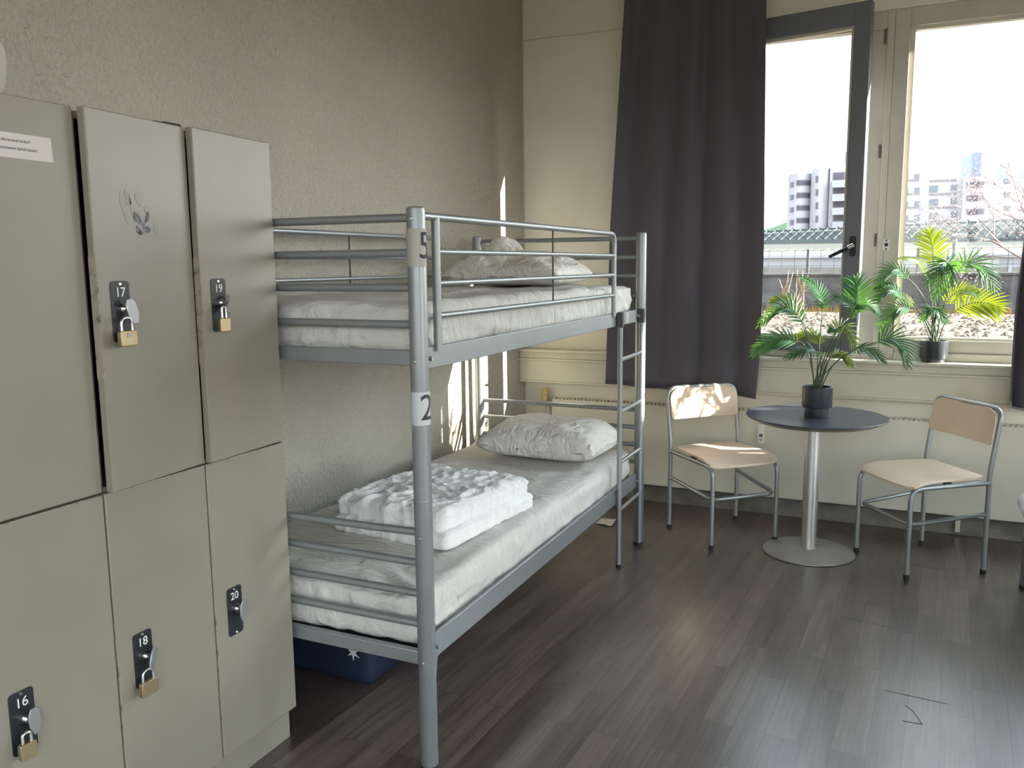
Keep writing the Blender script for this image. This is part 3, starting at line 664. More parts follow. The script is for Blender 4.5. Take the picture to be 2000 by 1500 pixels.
# ------------------------------------------------------------------ lockers
LX, CW, LZS, LZT, LZB = .572, .3225, .9745, 1.8585, .109
Y0L = 1.346
def locker(y0, nums, label, ajar, right_gap=.002):
    y1 = y0+CW-.001; o = thing('locker', label, 'locker', (.3, y0+CW/2, 0), group='two door lockers by the wall')
    b = MB(); t = .018; x0, x1 = .01, LX-.022
    b.box(x0, x1, y0, y0+t, LZB, LZT-.004); b.box(x0, x1, y1-t, y1, LZB, LZT-.004); b.box(x0, x1, y0+t, y1-t, LZT-.022, LZT-.004)
    b.box(x0, x1, y0+t, y1-t, LZB, LZB+t); b.box(x0, x1, y0+t, y1-t, LZS-.009, LZS+.009); b.box(x0, x0+.006, y0+t, y1-t, LZB, LZT-.004)
    b.build('carcass', 'locker', o, bevel=.0015)
    MB().box(x0+.02, LX-.033, y0, y1, 0, LZB).build('plinth', 'locker', o, bevel=.001)
    for (z0, z1, num, aj, seed) in ((LZS+.0025, LZT, nums[0], ajar, 3), (LZB+.002, LZS-.0025, nums[1], 0, 5)):
        # door drawn in its own frame: U along y, hinged at the right (far) edge
        hy = y1-.001; a = aj
        U = Vector((math.sin(a), -math.cos(a), 0)); Wn = Vector((math.cos(a), math.sin(a), 0)); O = Vector((LX-.021, hy, 0))
        def bx(mb, u0, u1, n0, n1, za, zb, mi=0):
            vs_ = [O+U*u+Wn*n+Vector((0, 0, z)) for z in (za, zb) for n in (n0, n1) for u in (u0, u1)]
            return mb.add(vs_, [(0, 1, 3, 2), (4, 6, 7, 5), (0, 4, 5, 1), (2, 3, 7, 6), (0, 2, 6, 4), (1, 5, 7, 3)], mi)
        dw = CW-.004
        d = sub(bx(MB(), 0, dw, 0, .021, z0, z1).build('door', 'locker', o, bevel=.003, seg=3, weld=True))
        b = MB(); bx(b, dw-.0035, dw+.0006, .001, .0216, z0+.02+.25*(seed == 3), z0+.45+.1*(seed == 3))
        b.build('worn_edge', 'scuff', d)
        if seed == 5: bx(MB(), .05, dw-.06, .0195, .0214, z1-.0035, z1+.0004).build('worn_edge', 'scuff', d)
        if num:
            lo = z0 > .9; lo_ = 1 if lo else 0
            zc = 1.401 if lo else .5285; uc = dw-(.0745-.010*lo_)
            P0 = O+U*uc+Wn*.021+Vector((0, 0, zc)); UU = -U
            pl = MB().prism(rrect(.0575, .142, .009), .0022, (P0, UU, (0, 0, 1), Wn)).build('lock_plate', 'plate', d, bevel=.0006)
            text_mb(num, .031, (P0+Vector((0, 0, .044))+Wn*.0026, UU, (0, 0, 1), Wn), .0003).build('number', 'white', d, smooth=0)
            for dz in (.064, -.064): MB().tube([P0+Vector((0, 0, dz))+Wn*.001, P0+Vector((0, 0, dz))+Wn*.0042], [.0042, .003], 12).build('screw', 'chrome', d)
            K = P0+Vector((0, 0, .006))+UU*.004
            b = MB(); b.tube([K+Wn*.002, K+Wn*.010], .013, 18); b.tube([K+Wn*.01, K+Wn*.022], .007, 14)
            b.build('lock_spindle', 'chrome', d)
            ta = {'17': .25, '19': -.75, '18': -.45, '16': .05, '20': -.1}[num]
            T1 = (UU*math.cos(ta)+Vector((0, 0, math.sin(ta)))); T2 = (-UU*math.sin(ta)+Vector((0, 0, math.cos(ta))))
            tq = {'17': -.25, '19': .75, '18': .30}.get(num, 0); TW = (Wn+UU*tq).normalized()
            TU = TW.cross(Vector((0, 0, 1))).normalized()*-1
            TU2 = TU*math.cos(ta)+Vector((0, 0, 1))*math.sin(ta); TV2 = -TU*math.sin(ta)+Vector((0, 0, 1))*math.cos(ta)
            b = MB(); b.prism([(-.013, .014), (-.007, .026), (.007, .026), (.013, .014), (.014, -.014), (.006, -.034), (-.006, -.034), (-.014, -.014)][::-1], .004, (K+Wn*.021+UU*.008-Vector((0, 0, .002)), TU2, TV2, TW))
            b.build('lock_tab', 'satin', d, bevel=.0012, weld=True)
            LOCKS[num] = (P0, UU, Wn)
        if num == '17':
            tags = MB(); c0 = O+U*(dw-.150)+Wn*.0212+Vector((0, 0, 1.604))
            def blob(cx, cy, w_, h_, rot):
                pts = []
                for k in range(22):
                    q = 2*PI*k/22; rr = 1+.08*math.sin(3*q+cx*90); x, y = w_*rr*math.cos(q), h_*rr*math.sin(q)
                    pts.append((cx+x*math.cos(rot)-y*math.sin(rot), cy+x*math.sin(rot)+y*math.cos(rot)))
                tags.prism(pts, .0004, (c0, UU, (0, 0, 1), Wn))
            blob(-.016, .018, .010, .0135, .75); blob(.018, .020, .006, .013, -.35); blob(.011, .009, .0025, .008, -.7); blob(-.002, .010, .003, .006, .1); blob(-.008, .005, .004, .004, 0)
            blob(-.013, -.012, .007, .012, .45); blob(-.003, -.018, .010, .0055, .1); blob(.018, -.010, .0085, .0085, 0); blob(.007, -.008, .005, .005, 0); blob(.004, .001, .004, .004, 0)
            tags.build('emblem_mark', 'grey_tag', d, smooth=0)
            tags = MB()
            for (cx, cy, w_, h_, rot) in ((-.055, .055, .007, .022, .1), (-.04, .062, .006, .020, .25), (-.03, .04, .0025, .03, .2), (-.005, .062, .007, .018, .35), (.02, .037, .006, .012, .5), (.045, -.005, .006, .013, .1), (-.048, .015, .0035, .016, .4)): blob(cx, cy, w_*1.5, h_, rot)
            tags.build('scuff_mark', 'smudge', d, smooth=0)
        if nums[1] == '16' and not num:
            uc = .203; P0 = O+U*uc+Wn*.0212+Vector((0, 0, 1.754)); UU = -U
            MB().prism([(-.165, -.024), (.146, -.024), (.144, .027), (-.165, .027)], .0005, (P0, UU, (0, 0, 1), Wn)).build('notice', 'paper', d, smooth=0)
            b = text_mb('in the locked locker!', .0088, (P0+UU*.096+Vector((0, 0, .012))+Wn*.0007, UU, (0, 0, 1), Wn), .0002, 'RIGHT')
            b2 = text_mb('bekommenen Spind lassen!', .0088, (P0+UU*.110+Vector((0, 0, -.004))+Wn*.0007, UU, (0, 0, 1), Wn), .0002, 'RIGHT')
            b.add(b2.v, b2.f); b.build('notice_text', 'ink', d, smooth=0)
    return o
LOCKS = {}
locker(Y0L-CW, (None, '16'), 'grey locker, nearest the camera, with a paper notice and number 16 below', 0)
locker(Y0L, ('17', '18'), 'grey locker numbered 17 and 18 with an emblem mark on its open upper door', .085)
locker(Y0L+CW-.0, ('19', '20'), 'grey locker numbered 19 and 20 next to the bunk bed', .06)
def padlock(num, label, w_, h_, sh, mt_, dz, sticker=False, turn=0, off=-.012):
    P0, UU, Wn = LOCKS[num]
    o = thing('padlock', label, 'padlock', tuple(P0+Vector((0, 0, -.05))+Wn*.02), group='padlocks on the locker doors')
    Uq = (UU*math.cos(turn)+Wn*math.sin(turn)); Wq = (Wn*math.cos(turn)-UU*math.sin(turn))
    C = P0+UU*off+Wn*.026+Vector((0, 0, dz))
    b = MB(); b.prism(rrect(w_, h_, .004, 3), .013, (C-Wq*.0065, Uq, (0, 0, 1), Wq)); o_b = sub(b.build('padlock_body', mt_, o, bevel=.0015, weld=True))
    q = w_/2-.009; zt = h_/2
    pts = fillet([C-Uq*q+Vector((0, 0, zt-.004)), C-Uq*q+Vector((0, 0, zt+sh)), C+Uq*q+Vector((0, 0, zt+sh)), C+Uq*q+Vector((0, 0, zt-.004))], q*.98, 9)
    MB().tube(pts, .0034, 12).build('shackle', 'chrome', o)
    if sticker: MB().prism(rrect(.014, .010, .001, 2), .0003, (C+Wq*.0072+Vector((0, 0, h_*.22)), Uq, (0, 0, 1), Wq)).build('padlock_sticker', 'sticker', o_b)
    return o
padlock('17', 'brass padlock with a pale sticker hanging from lock 17', .050, .036, .030, 'brass', -.062, True)
padlock('19', 'narrow light brass padlock hanging from lock 19', .030, .036, .030, 'brass', -.052, False, .35)
padlock('18', 'brown brass padlock hanging from lock 18', .050, .038, .028, 'brass', -.066)
padlock('16', 'brown brass padlock hanging from lock 16 at the lower left corner', .036, .036, .022, 'brass', -.054, False, .1)
# things on top of the lockers
def crumple(name, c, size, mt_, label, cat, seed):
    b = MB(); soft_box(b, c, size, min(size)*.42, 22, 22, 14, lambda p, n: .05*size[2]*0+.03*nz(p.x*9, p.y*9, p.z*9, 1, seed)+.02*max(0, ridge(p.x*10, p.y*10, p.z*10, 1, seed+1)-.3))
    return tag(b.build(name, mt_, None, smooth=180, org=c), label, cat)
crumple('plastic_bag', (.46, 1.142, LZT+.060), (.20, .165, .085), 'bag', 'crumpled white plastic bag lying on top of the nearest locker', 'bag', 61)
b = MB(); b.box(.44, .53, Y0L+.265, Y0L+.292, LZT-.004, LZT+.012); b.box(.50, .55, Y0L+.28, Y0L+.335, LZT-.004, LZT+.010)
tag(b.build('strap', 'rubber', None, bevel=.002, org=(.5, Y0L+.3, LZT-.004)), 'short black strap lying on top of the lockers behind door 17', 'strap')

# ------------------------------------------------------------------ chairs (local: faces -Y, origin on the floor under the seat)
def make_chair(label):
    t = thing('cafe_chair', label, 'chair', (0, 0, 0), group='plywood chairs at the round table', local=True)
    r = .0118; bw, fw, D = .222, .200, .40; yb, yf = D/2, -D/2
    top, lean = .805, .045
    # back frame: both rear legs and the arch over the backrest
    path = fillet([(-bw, yb, .0), (-bw, yb, .50), (-bw, yb+lean*.25, .58), (-bw, yb+lean, top), (bw, yb+lean, top), (bw, yb+lean*.25, .58), (bw, yb, .50), (bw, yb, .0)], .06)
    MB().tube(path, r, 14).build('back_frame', 'tube', t)
    for s in (-1, 1):
        path = fillet([(s*fw, yf, 0), (s*fw, yf, .44), (s*(fw+.004), yf+.13, .442), (s*bw, yb, .452)], .06)
        l = sub(MB().tube(path, r, 14).build('leg', 'tube', t))
        MB().lathe([(0, 0), (r+.002, 0), (r+.002, .022), (r, .024)], (s*fw, yf, 0), 16).build('foot_cap', 'rubber', l)
        MB().lathe([(0, 0), (r+.002, 0), (r+.002, .022), (r, .024)], (s*bw, yb, 0), 16).build('foot_cap', 'rubber', t)
    path = fillet([(-bw, yb, .30), (-fw+.004, yf+.01, .265), (fw-.004, yf+.01, .265), (bw, yb, .30)], .05)
    MB().tube(path, r*.9, 12).build('stretcher', 'tube', t)
    # plywood seat with a rounded outline, dished and rolled down at the front
    nx, ny = 34, 30; b = MB()
    def seat(u, v, dz):
        d = v*2-1; hw = (.198+.020*(1-v)) ; a = u*2-1
        # superellipse outline
        q = (1-abs(d)**6)**(1/6) if abs(d) < 1 else 0
        x = a*hw*(.80+.20*q); y = d*.205 - .012*(1-a*a)*(d < 0)*abs(d)**3
        z = .4655-.010*(1-a*a)*(1-d*d) - (.030*max(0, -d-.35)**2/.42)
        return (x, y, z+dz)
    b.grid(nx, ny, lambda u, v: seat(u, v, .011)); b.grid(nx, ny, lambda u, v: seat(u, v, 0), flip=True)
    for k in range(nx-1): pass
    n0 = nx*ny
    rim = [i for i in range(nx)]+[(j+1)*nx-1 for j in range(1, ny)]+[n0-2-i for i in range(nx-1)]+[(ny-2-j)*nx for j in range(ny-2)]
    for i in range(len(rim)):
        a, c = rim[i], rim[(i+1) % len(rim)]; b.f.append((a, a+n0, c+n0, c)); b.mi.append(0)
    b.build('seat', 'ply', t, smooth=50)
    # backrest: curved plywood inside the arch
    bz0, bz1 = .632, top-.002; b = MB(); n = 26; m_ = 14
    def back(u, v, dn):
        a = u*2-1; z = bz0+(bz1-bz0)*v
        hw = bw-.004; k = max(0, (v-.62)/.38); hw = hw-.055*(1-math.sqrt(max(0, 1-k*k))) if k > 0 else hw
        kb = max(0, (.12-v)/.12); hw -= .014*kb*kb
        y = yb+lean*(.25+.75*(z-.58)/(top-.58)) - .013 + .014*(1-a*a) + dn
        return (a*hw, y, z)
    b.grid(n, m_, lambda u, v: back(u, v, 0)); b.grid(n, m_, lambda u, v: back(u, v, -.010), flip=True)
    n0 = n*m_; rim = [i for i in range(n)]+[(j+1)*n-1 for j in range(1, m_)]+[n0-2-i for i in range(n-1)]+[(m_-2-j)*n for j in range(m_-2)]
    for i in range(len(rim)):
        a, c = rim[i], rim[(i+1) % len(rim)]; b.f.append((a, c, c+n0, a+n0)); b.mi.append(0)
    b.build('backrest', 'ply', t, smooth=50, weld=True)
    for s in (-1, 1): MB().box(s*(fw-.006)-.012, s*(fw-.006)+.012, -.02, .01, .450, .462).build('seat_clip', 'rubber', t)
    return t
ch = make_chair('pale plywood chair left of the round table with sunlight on its seat')
ch.location = (1.425, 4.602, 0); ch.rotation_euler = (0, 0, math.radians(44))
dup(ch, (2.400, 4.535, 0), math.radians(-54), 'pale plywood chair right of the round table, standing in shade')

# ------------------------------------------------------------------ table
TX, TY = 1.892, 4.480
t = thing('round_table', 'small round dark table on a steel pedestal between the two chairs', 'table', (TX, TY, 0))
MB().lathe([(0, 0), (.222, 0), (.228, .003), (.228, .007), (.222, .010), (.06, .020), (.045, .024), (.0, .024)], (TX, TY, 0), 72).build('base_plate', 'steel', t)
MB().tube([(TX, TY, .02), (TX, TY, .692)], .0385, 32).build('column', 'steel', t)
TR = .345
tp = sub(MB().lathe([(0, .696), (TR-.045, .696), (TR-.004, .716), (TR, .719), (TR, .7215), (TR-.002, .7235), (0, .7235)], (TX+.008, TY+.008, 0), 96).build('tabletop', 'table', t, smooth=25))
MB().lathe([(TR-.047, .6945), (TR-.006, .7145)], (TX+.008, TY+.008, 0), 96).build('chamfer_edge', 'bevel', tp)
MB().box(TX-.12, TX+.12, TY-.02, TY+.02, .688, .696).build('mount_bracket', 'steel', t)

# ------------------------------------------------------------------ potted palms
def palm(pot_c, r, hb, ht, label, fronds, mt_, group='potted palms by the window'):
    cx, cy, z0 = pot_c
    o = thing('potted_palm', label, 'plant', pot_c, group=group)
    z1, z2 = z0+hb, z0+ht
    MB().lathe([(0, z0), (r*.78, z0), (r*.80, z0+.003), (r*.80, z1-.004), (r*.96, z1), (r, z1+.008), (r, z2-.002), (r-.002, z2), (r-.006, z2-.002), (r-.007, z2-.02), (r*.8, z1+.02)], (cx, cy, 0), 48).build('pot', 'pot', o, smooth=30)
    MB().lathe([(r-.004, z2-.022), (r*.5, z2-.018), (0, z2-.016)], (cx, cy, 0), 32).build('soil', 'soil', o)
    for i, fr_ in enumerate(fronds):
        base, tip, arch, wid, roll = fr_[:5]
        st = Vector((cx+random.uniform(-.022, .022), cy+random.uniform(-.022, .022), z2-.02))
        mid = (st+base)/2+Vector((0, 0, .25*(base-st).length*.35))*1.0
        mid = st.lerp(base, .5)+Vector(((st.x-base.x)*.12, (st.y-base.y)*.12, .03*arch))
        stem = [st*(1-q)**2+mid*2*q*(1-q)+base*q*q for q in [k/9 for k in range(10)]]
        L_ = (tip-base).length; c1 = base+(base-mid).normalized()*L_*.45+Vector((0, 0, .02*arch)); n = 15
        rac = [base*(1-q)**2+c1*2*q*(1-q)+tip*q*q for q in [k/n for k in range(n+1)]]
        b = MB(); b.tube(stem+rac[1:], [.0032-.0014*k/9 for k in range(10)]+[.0017-.0012*k/n for k in range(n)], 6, mi=1)
        for k in range(0, n+1):
            q = k/n; p = rac[k]; T = (rac[min(k+1, n)]-rac[max(k-1, 0)]).normalized()
            up = (Vector((0, 0, 1))-T*T.z); up = up.normalized() if up.length > .05 else Vector((0, -1, 0))
            toc = (CAMH-p).normalized(); up = (up*(1-roll)+(toc-T*toc.dot(T))*roll).normalized()
            S = T.cross(up).normalized()
            ln = L_*wid*1.15*(.35+.95*math.sin(PI*min(1, (q*.86+.14)))**.8)*(1-.25*q)
            for s in ((-1, 1) if k < n else (0,)):
                fa = .62+.45*q
                D = (T*math.sin(fa)+S*s*math.cos(fa)) if s else T
                D = (D+up*.12+Vector((random.uniform(-.07, .07), random.uniform(-.07, .07), random.uniform(-.07, .07)))).normalized()
                l = ln*random.uniform(.9, 1.08); wv = .0056+.0050*L_/.3
                sd = D.cross(up).normalized(); vs_ = []
                for j in range(6):
                    e_ = j/5; c_ = p+D*l*e_-Vector((0, 0, 1))*l*.26*e_*e_*(1.1-.4*roll); hw = wv*math.sin(PI*(.10+.90*e_)**.75)*.62
                    if j == 5: hw = .0003
                    vs_ += [c_-sd*hw-up*hw*.35, c_+up*hw*.25, c_+sd*hw-up*hw*.35]
                fs_ = []
                for j in range(5):
                    a = j*3; fs_ += [(a, a+1, a+4, a+3), (a+1, a+2, a+5, a+4)]
                b.add(vs_, fs_, 0)
        b.build('frond', [mt_[i % len(mt_)] if len(fr_) < 6 else fr_[5], 'stem'], o, smooth=60)
    return o
CAMH = CAM.copy()
PY = 4.455
def fro(lst, Y):
    out = []
    for (bx_, by_, tx_, ty_, dyb, dyt, arch, wid, roll, *m_) in lst:
        out.append((at(bx_, by_, Y+dyb), at(tx_, ty_, Y+dyt), arch, wid, roll, *m_))
    return out
tf = fro([(1607, 602, 1563, 540, .02, .04, 1, .30, .45), (1664, 608, 1669, 544, .06, .10, 1, .62, .75), (1662, 622, 1626, 578, -.06, -.08, 1, .42, .5),
          (1666, 612, 1722, 618, .05, .10, 2.5, .42, .5), (1716, 668, 1777, 712, -.02, .02, 3, .52, .6), (1660, 690, 1728, 706, -.10, -.14, 2.5, .42, .35),
          (1630, 650, 1674, 684, .12, .17, 3, .48, .6, 'leaf_sunlit'), (1622, 700, 1668, 716, .08, .14, 2.0, .40, .6, 'leaf_sunlit'), (1594, 690, 1534, 698, -.10, -.18, 4, .40, .5),
          (1556, 668, 1470, 690, -.02, -.02, 5, .36, .6), (1566, 628, 1482, 634, .03, .05, 4.5, .38, .55), (1560, 614, 1506, 586, .10, .14, 2.5, .40, .5, 'leaf_sunlit'),
          (1600, 672, 1548, 660, .12, .17, 3, .42, .6, 'leaf_sunlit'), (1630, 655, 1618, 648, -.12, -.18, 2, .5, .4)], PY)
q = at(1597, 757, PY)
palm((q.x, PY, .7236), .0735, .05, .156, 'palm in a charcoal pot standing on the round table', tf, ['leaf'])
SY = YB-.045
sf = fro([(1824, 518, 1813, 452, .0, -.01, 1, .55, .8, 'leaf_sunlit'), (1808, 534, 1752, 505, .02, .0, 1.5, .22, .4, 'leaf_sunlit'), (1772, 543, 1712, 554, -.04, -.08, 3.5, .45, .55),
          (1760, 578, 1704, 592, -.06, -.10, 3, .45, .5), (1756, 572, 1708, 566, -.02, -.04, 3, .36, .5), (1776, 606, 1718, 644, -.08, -.13, 3, .42, .6, 'leaf'),
          (1850, 528, 1806, 556, -.10, -.16, 3.5, .55, .6), (1852, 530, 1826, 584, -.10, -.16, 3, .62, .7), (1872, 532, 1946, 568, -.04, -.05, 4, .50, .6),
          (1868, 606, 1956, 602, .0, .0, 2.5, .55, .85, 'leaf_sunlit'), (1848, 592, 1912, 574, .0, .0, 3, .45, .6, 'leaf_sunlit'), (1822, 608, 1846, 630, -.10, -.16, 3, .6, .4),
          (1822, 608, 1800, 626, -.10, -.15, 3, .6, .4), (1782, 598, 1750, 580, .0, -.02, 2, .4, .5, 'leaf_sunlit')], SY)
q = at(1825, 663, SY)
palm((q.x, SY, .9572), .0700, .022, .118, 'palm in a charcoal pot on the windowsill by the fixed window', sf, ['leaf'])

# ------------------------------------------------------------------ outside
GZ = .40
struct('ground', MB().box(-60, 60, YB+.10, 24, GZ-.3, GZ), 'gravel', smooth=0)
struct('ground_far', MB().box(-300, 300, 24, 600, GZ-1.3, GZ-.8), 'concrete', smooth=0)
struct('ground_yard', MB().box(XR+.3, 60, -60, YB+.10, GZ-.3, GZ), 'gravel', smooth=0)
struct('ground_rear', MB().box(-60, XR+.3, -60, YF-.25, GZ-.3, GZ), 'gravel', smooth=0)
sw = MB(); sw.box(26, 32, 2.2, 9.05, GZ, 11.5)  # added block, out of view, stops direct sun through the right-hand opening
tag(sw.build('added_sun_block', 'facade2', None, smooth=0), 'unseen pale block added across the yard to keep sun off the right window', 'building')
# loose stones near the window so the gravel has relief
rs = random.Random(3); b = MB()
for k in range(2600):
    Y = 6+13.6*rs.random()**1.3; X = 2.2-(Y)*.25+(rs.random()-.3)*(4+Y*.34); r_ = rs.uniform(.03, .085)
    vs_ = []
    for a in range(5):
        q = 2*PI*a/5+rs.random()*.6; vs_.append((X+r_*math.cos(q), Y+r_*math.sin(q), GZ))
    vs_.append((X+rs.uniform(-.01, .01), Y, GZ+r_*.75)); b.add(vs_, [(a, (a+1) % 5, 5) for a in range(5)])
tag(b.build('gravel_stones', 'gravel', None, smooth=0), 'pale loose gravel stones on the ground outside the windows', 'gravel', kind='stuff')
st = MB(); p0, p1 = at(1300, 540, 20.5), at(2150, 541, 20.5)
st.box(p0.x-6, p1.x+8, 20.5, 20.9, GZ-.05, at(1600, 538, 20.5).z); st.box(p0.x-6, p1.x+8, 20.45, 20.95, at(1600, 538, 20.5).z, at(1600, 534, 20.5).z)
tag(st.build('garden_wall', 'stone', None), 'dark stained garden wall across the far side of the gravel', 'wall')
b = MB()
for k in range(900):
    X = p0.x-3+rs.random()*(p1.x-p0.x+8); Y = 20.1+rs.random()*.35; h = rs.uniform(.05, .16); d = rs.uniform(-.05, .05)
    b.add([(X-.02, Y, GZ), (X+.02, Y, GZ), (X+d, Y, GZ+h)], [(0, 1, 2)])
tag(b.build('ochre_grass', 'grass', None, smooth=0), 'yellow dry grass strip along the foot of the garden wall', 'grass', kind='stuff')
for (px, lab, n_) in ((1532, 'dry reed clump left before the garden wall', 5), (1562, 'taller dry reed clump right of the other before the garden wall', 7)):
    b = MB(); c0 = at(px, 606, 19.9)
    for k in range(n_):
        x = c0.x+rs.uniform(-.08, .08); h = rs.uniform(.6, 1.0)
        b.tube([(x, 19.9, GZ), (x+rs.uniform(-.05, .05), 19.9, GZ+h*.6), (x+rs.uniform(-.14, .14), 19.9, GZ+h)], [.014, .012, .006], 5)
        b.tube([(x, 19.9, GZ+h*.5), (x+rs.uniform(-.2, .2), 19.88, GZ+h*.75)], .007, 5)
    tag(b.build('dry_reeds', 'reed', None, org=(c0.x, 19.9, GZ)), lab, 'reeds')
# wire fence on posts behind the wall
FYY = 21.6
zf0, zf1 = at(1600, 536, FYY).z-.7, at(1600, 489, FYY).z
fe = thing('wire_fence', 'thin wire mesh fence standing behind the dark garden wall', 'fence', (0, FYY, 0))
b = MB(); xa, xb = p0.x-4, p1.x+5; k = xa
while k < xb: b.box(k-.007, k+.007, FYY-.007, FYY+.007, zf0, zf1); k += .30
for j in range(8): z = zf0+(zf1-zf0)*j/7; b.box(xa, xb, FYY-.008, FYY+.008, z-.006, z+.006)
b.build('wire_mesh', 'slate', fe, smooth=0)
k = xa
while k < xb: MB().box(k-.03, k+.03, FYY, FYY+.06, GZ-.8, zf1+.03).build('fence_post', 'slate', fe); k += 2.4
# long low hall with a glass roof (oriented box along a slightly turned axis)
hall = thing('low_hall', 'long low concrete hall with a sloped glass roof beyond the wall', 'building', (0, 58, 0))
def band(name, rows, Ya, Yb, dep, m_, par, pxa=1060, pxb=2180):
    "solid strip: rows = ((py at px 1500, py at px 1760) top, same bottom); leans by dep in y"
    (t1, t2), (b1, b2) = rows
    f = lambda px, a, c: a+(c-a)*(px-1500)/260
    A, B = at(pxa, f(pxa, t1, t2), Ya+dep), at(pxb, f(pxb, t1, t2), Yb+dep); C, D = at(pxb, f(pxb, b1, b2), Yb), at(pxa, f(pxa, b1, b2), Ya)
    k = Vector((0, 2.0, 0))
    mb = MB(); mb.add([D, C, B, A, D+k, C+k, B+k, A+k], [(0, 1, 2, 3), (4, 7, 6, 5), (0, 4, 5, 1), (3, 2, 6, 7), (0, 3, 7, 4), (1, 5, 6, 2)])
    return mb.build(name, m_, par, smooth=0), (A, B, C, D)
HY1, HY2 = 62, 54
band('lower_wall', ((522, 522), (575, 575)), HY1, HY2, 0, 'concrete', hall)
band('facade_panels', ((503, 502), (523, 523)), HY1+.02, HY2+.02, 0, 'facade2', hall)
band('upper_panels', ((499, 497), (504, 503)), HY1-.3, HY2-.3, 0, 'facade2', hall)
band('roof_band', ((477, 474), (500, 498)), HY1, HY2, 1.5, 'beige', hall)
gl, (A, B, C, D) = band('glass_roof', ((453, 441), (474, 470)), HY1+2, HY2+2, 2.2, 'skylight', hall)
band('roof_gutter', ((473, 470), (478, 475)), HY1+1.6, HY2+1.6, 0, 'slate', hall)
band('roof_ridge', ((451, 439), (454, 442)), HY1+4, HY2+4, 0, 'slate', hall)
b = MB(); n_ = 66
for k in range(n_):
    u = k/n_; off = Vector((0, -.42, .14))
    for du in (1.6/n_, -1.6/n_):
        v = min(1, max(0, u+du)); b.tube([D.lerp(C, u)+off, A.lerp(B, v)+off], .045, 4, cap=False)
b.build('roof_lattice', 'lattice', hall, smooth=0)
for k in range(38):
    u = k/38; p = at(1060+1120*u, 512, HY1+(HY2-HY1)*u-.35)
    MB().box(p.x-.09, p.x+.09, p.y-.1, p.y+.1, GZ-.8, p.z+.35).build('column', 'facade2', hall)
# apartment blocks
def block(name, label, segs, floors, ztop_row):
    o = thing(name, label, 'building', (at(segs[0][0], 430, segs[0][4]).x, segs[0][4], 0), group='apartment blocks beyond the hall')
    return o
def tower(label, px0, px1, ptop, Y, dep, bulge=0):
    pass
BYY = 150
ap1 = thing('apartment_block', 'pale apartment block with curved bays seen behind the open sash', 'building', tuple(at(1610, 447, BYY)))
def seg(par, px0, px1, ptop, Y, bulge, m_='facade', name='bay', pbot=470, dep=12):
    A, B = at(px0, ptop, Y), at(px1, ptop, Y); zt_, zb2 = (A.z+B.z)/2, (GZ-.85 if pbot == 470 else at(px0, pbot, Y).z-3)
    n = 10 if bulge else 1; poly = []
    for k in range(n+1):
        u = k/n; poly.append((A.x+(B.x-A.x)*u, Y-bulge*(1-(2*u-1)**2)))
    poly += [(B.x, Y+dep), (A.x, Y+dep)]
    MB().prism(poly, zt_-zb2, ((0, 0, zb2), (1, 0, 0), (0, 1, 0), (0, 0, 1))).build(name, m_, par, smooth=25)
    return o_face(A.x, B.x, Y, bulge)
def o_face(xa, xb, Y, bulge):
    def f(px, py):
        p = at(px, py, Y-bulge*.8); u = (p.x-xa)/(xb-xa); u = min(1, max(0, u)); return Vector((p.x, Y-bulge*(1-(2*u-1)**2), p.z))
    f.yf = lambda x: Y-bulge*(1-(2*min(1, max(0, (x-xa)/(xb-xa)))-1)**2)
    return f
def win(par, face, px0, py0, px1, py1, m_='pane', name='window', t=.25, fr='ochre'):
    a, c = face(px0, py0), face(px1, py1); n = 6; o, v = MB(), []
    def strip(mb, x0, x1, z0, z1, out):
        xs = [x0+(x1-x0)*k/n for k in range(n+1)]
        pts = [Vector((x, fy(x)-out, 0)) for x in xs]
        vs_ = [(p.x, p.y, z0) for p in pts]+[(p.x, p.y, z1) for p in pts]+[(p.x, p.y+t+out, z0) for p in pts]+[(p.x, p.y+t+out, z1) for p in pts]
        N_ = n+1; fs_ = []
        for k in range(n): fs_ += [(k, k+1, N_+k+1, N_+k), (2*N_+k, 3*N_+k, 3*N_+k+1, 2*N_+k+1), (N_+k, N_+k+1, 3*N_+k+1, 3*N_+k), (k, 2*N_+k, 2*N_+k+1, k+1)]
        fs_ += [(0, N_, 3*N_, 2*N_), (n, 2*N_+n, 3*N_+n, N_+n)]
        mb.add(vs_, fs_)
    ya, yb2 = a.y, c.y
    fy = face.yf
    z0, z1 = min(a.z, c.z), max(a.z, c.z)
    mb = MB(); strip(mb, a.x, c.x, z0, z1, .06); f_ = sub(mb.build(name, fr, par, smooth=0))
    g = .14; mb = MB(); strip(mb, a.x+g, c.x-g, z0+g, z1-g, .10); mb.build('pane', m_, f_, smooth=0)
f1 = seg(ap1, 1540, 1586, 340, BYY, 1.6); f2 = seg(ap1, 1585, 1624, 330, BYY-1, 1.6); f3 = seg(ap1, 1622, 1690, 322, BYY-2, 0)
seg(ap1, 1650, 1672, 297, BYY+2, 0, 'chimney', 'roof_tower', 330)
for k in range(4):
    y = 352+k*24.5
    win(ap1, f1, 1556, y, 1583, y+10, 'pane2'); win(ap1, f1, 1542, y+4, 1550, y+14)
    win(ap1, f2, 1593, y-8+k*1.2, 1598, y+5+k*1.2)
    win(ap1, f3, 1627, y-15+k*2.3, 1650, y-1+k*2.3, 'pane2', 'loggia')
    p = f3(1627, y+2+k*2.3); q_ = f3(1690, y+13+k*2.3)
    MB().box(p.x, q_.x, p.y-1.4, p.y, q_.z, p.z).build('balcony', 'facade2', ap1, smooth=0)
ap2 = thing('apartment_block', 'long pale apartment block with a curved chimney seen through the fixed window', 'building', tuple(at(1850, 445, BYY)))
B2 = BYY-6
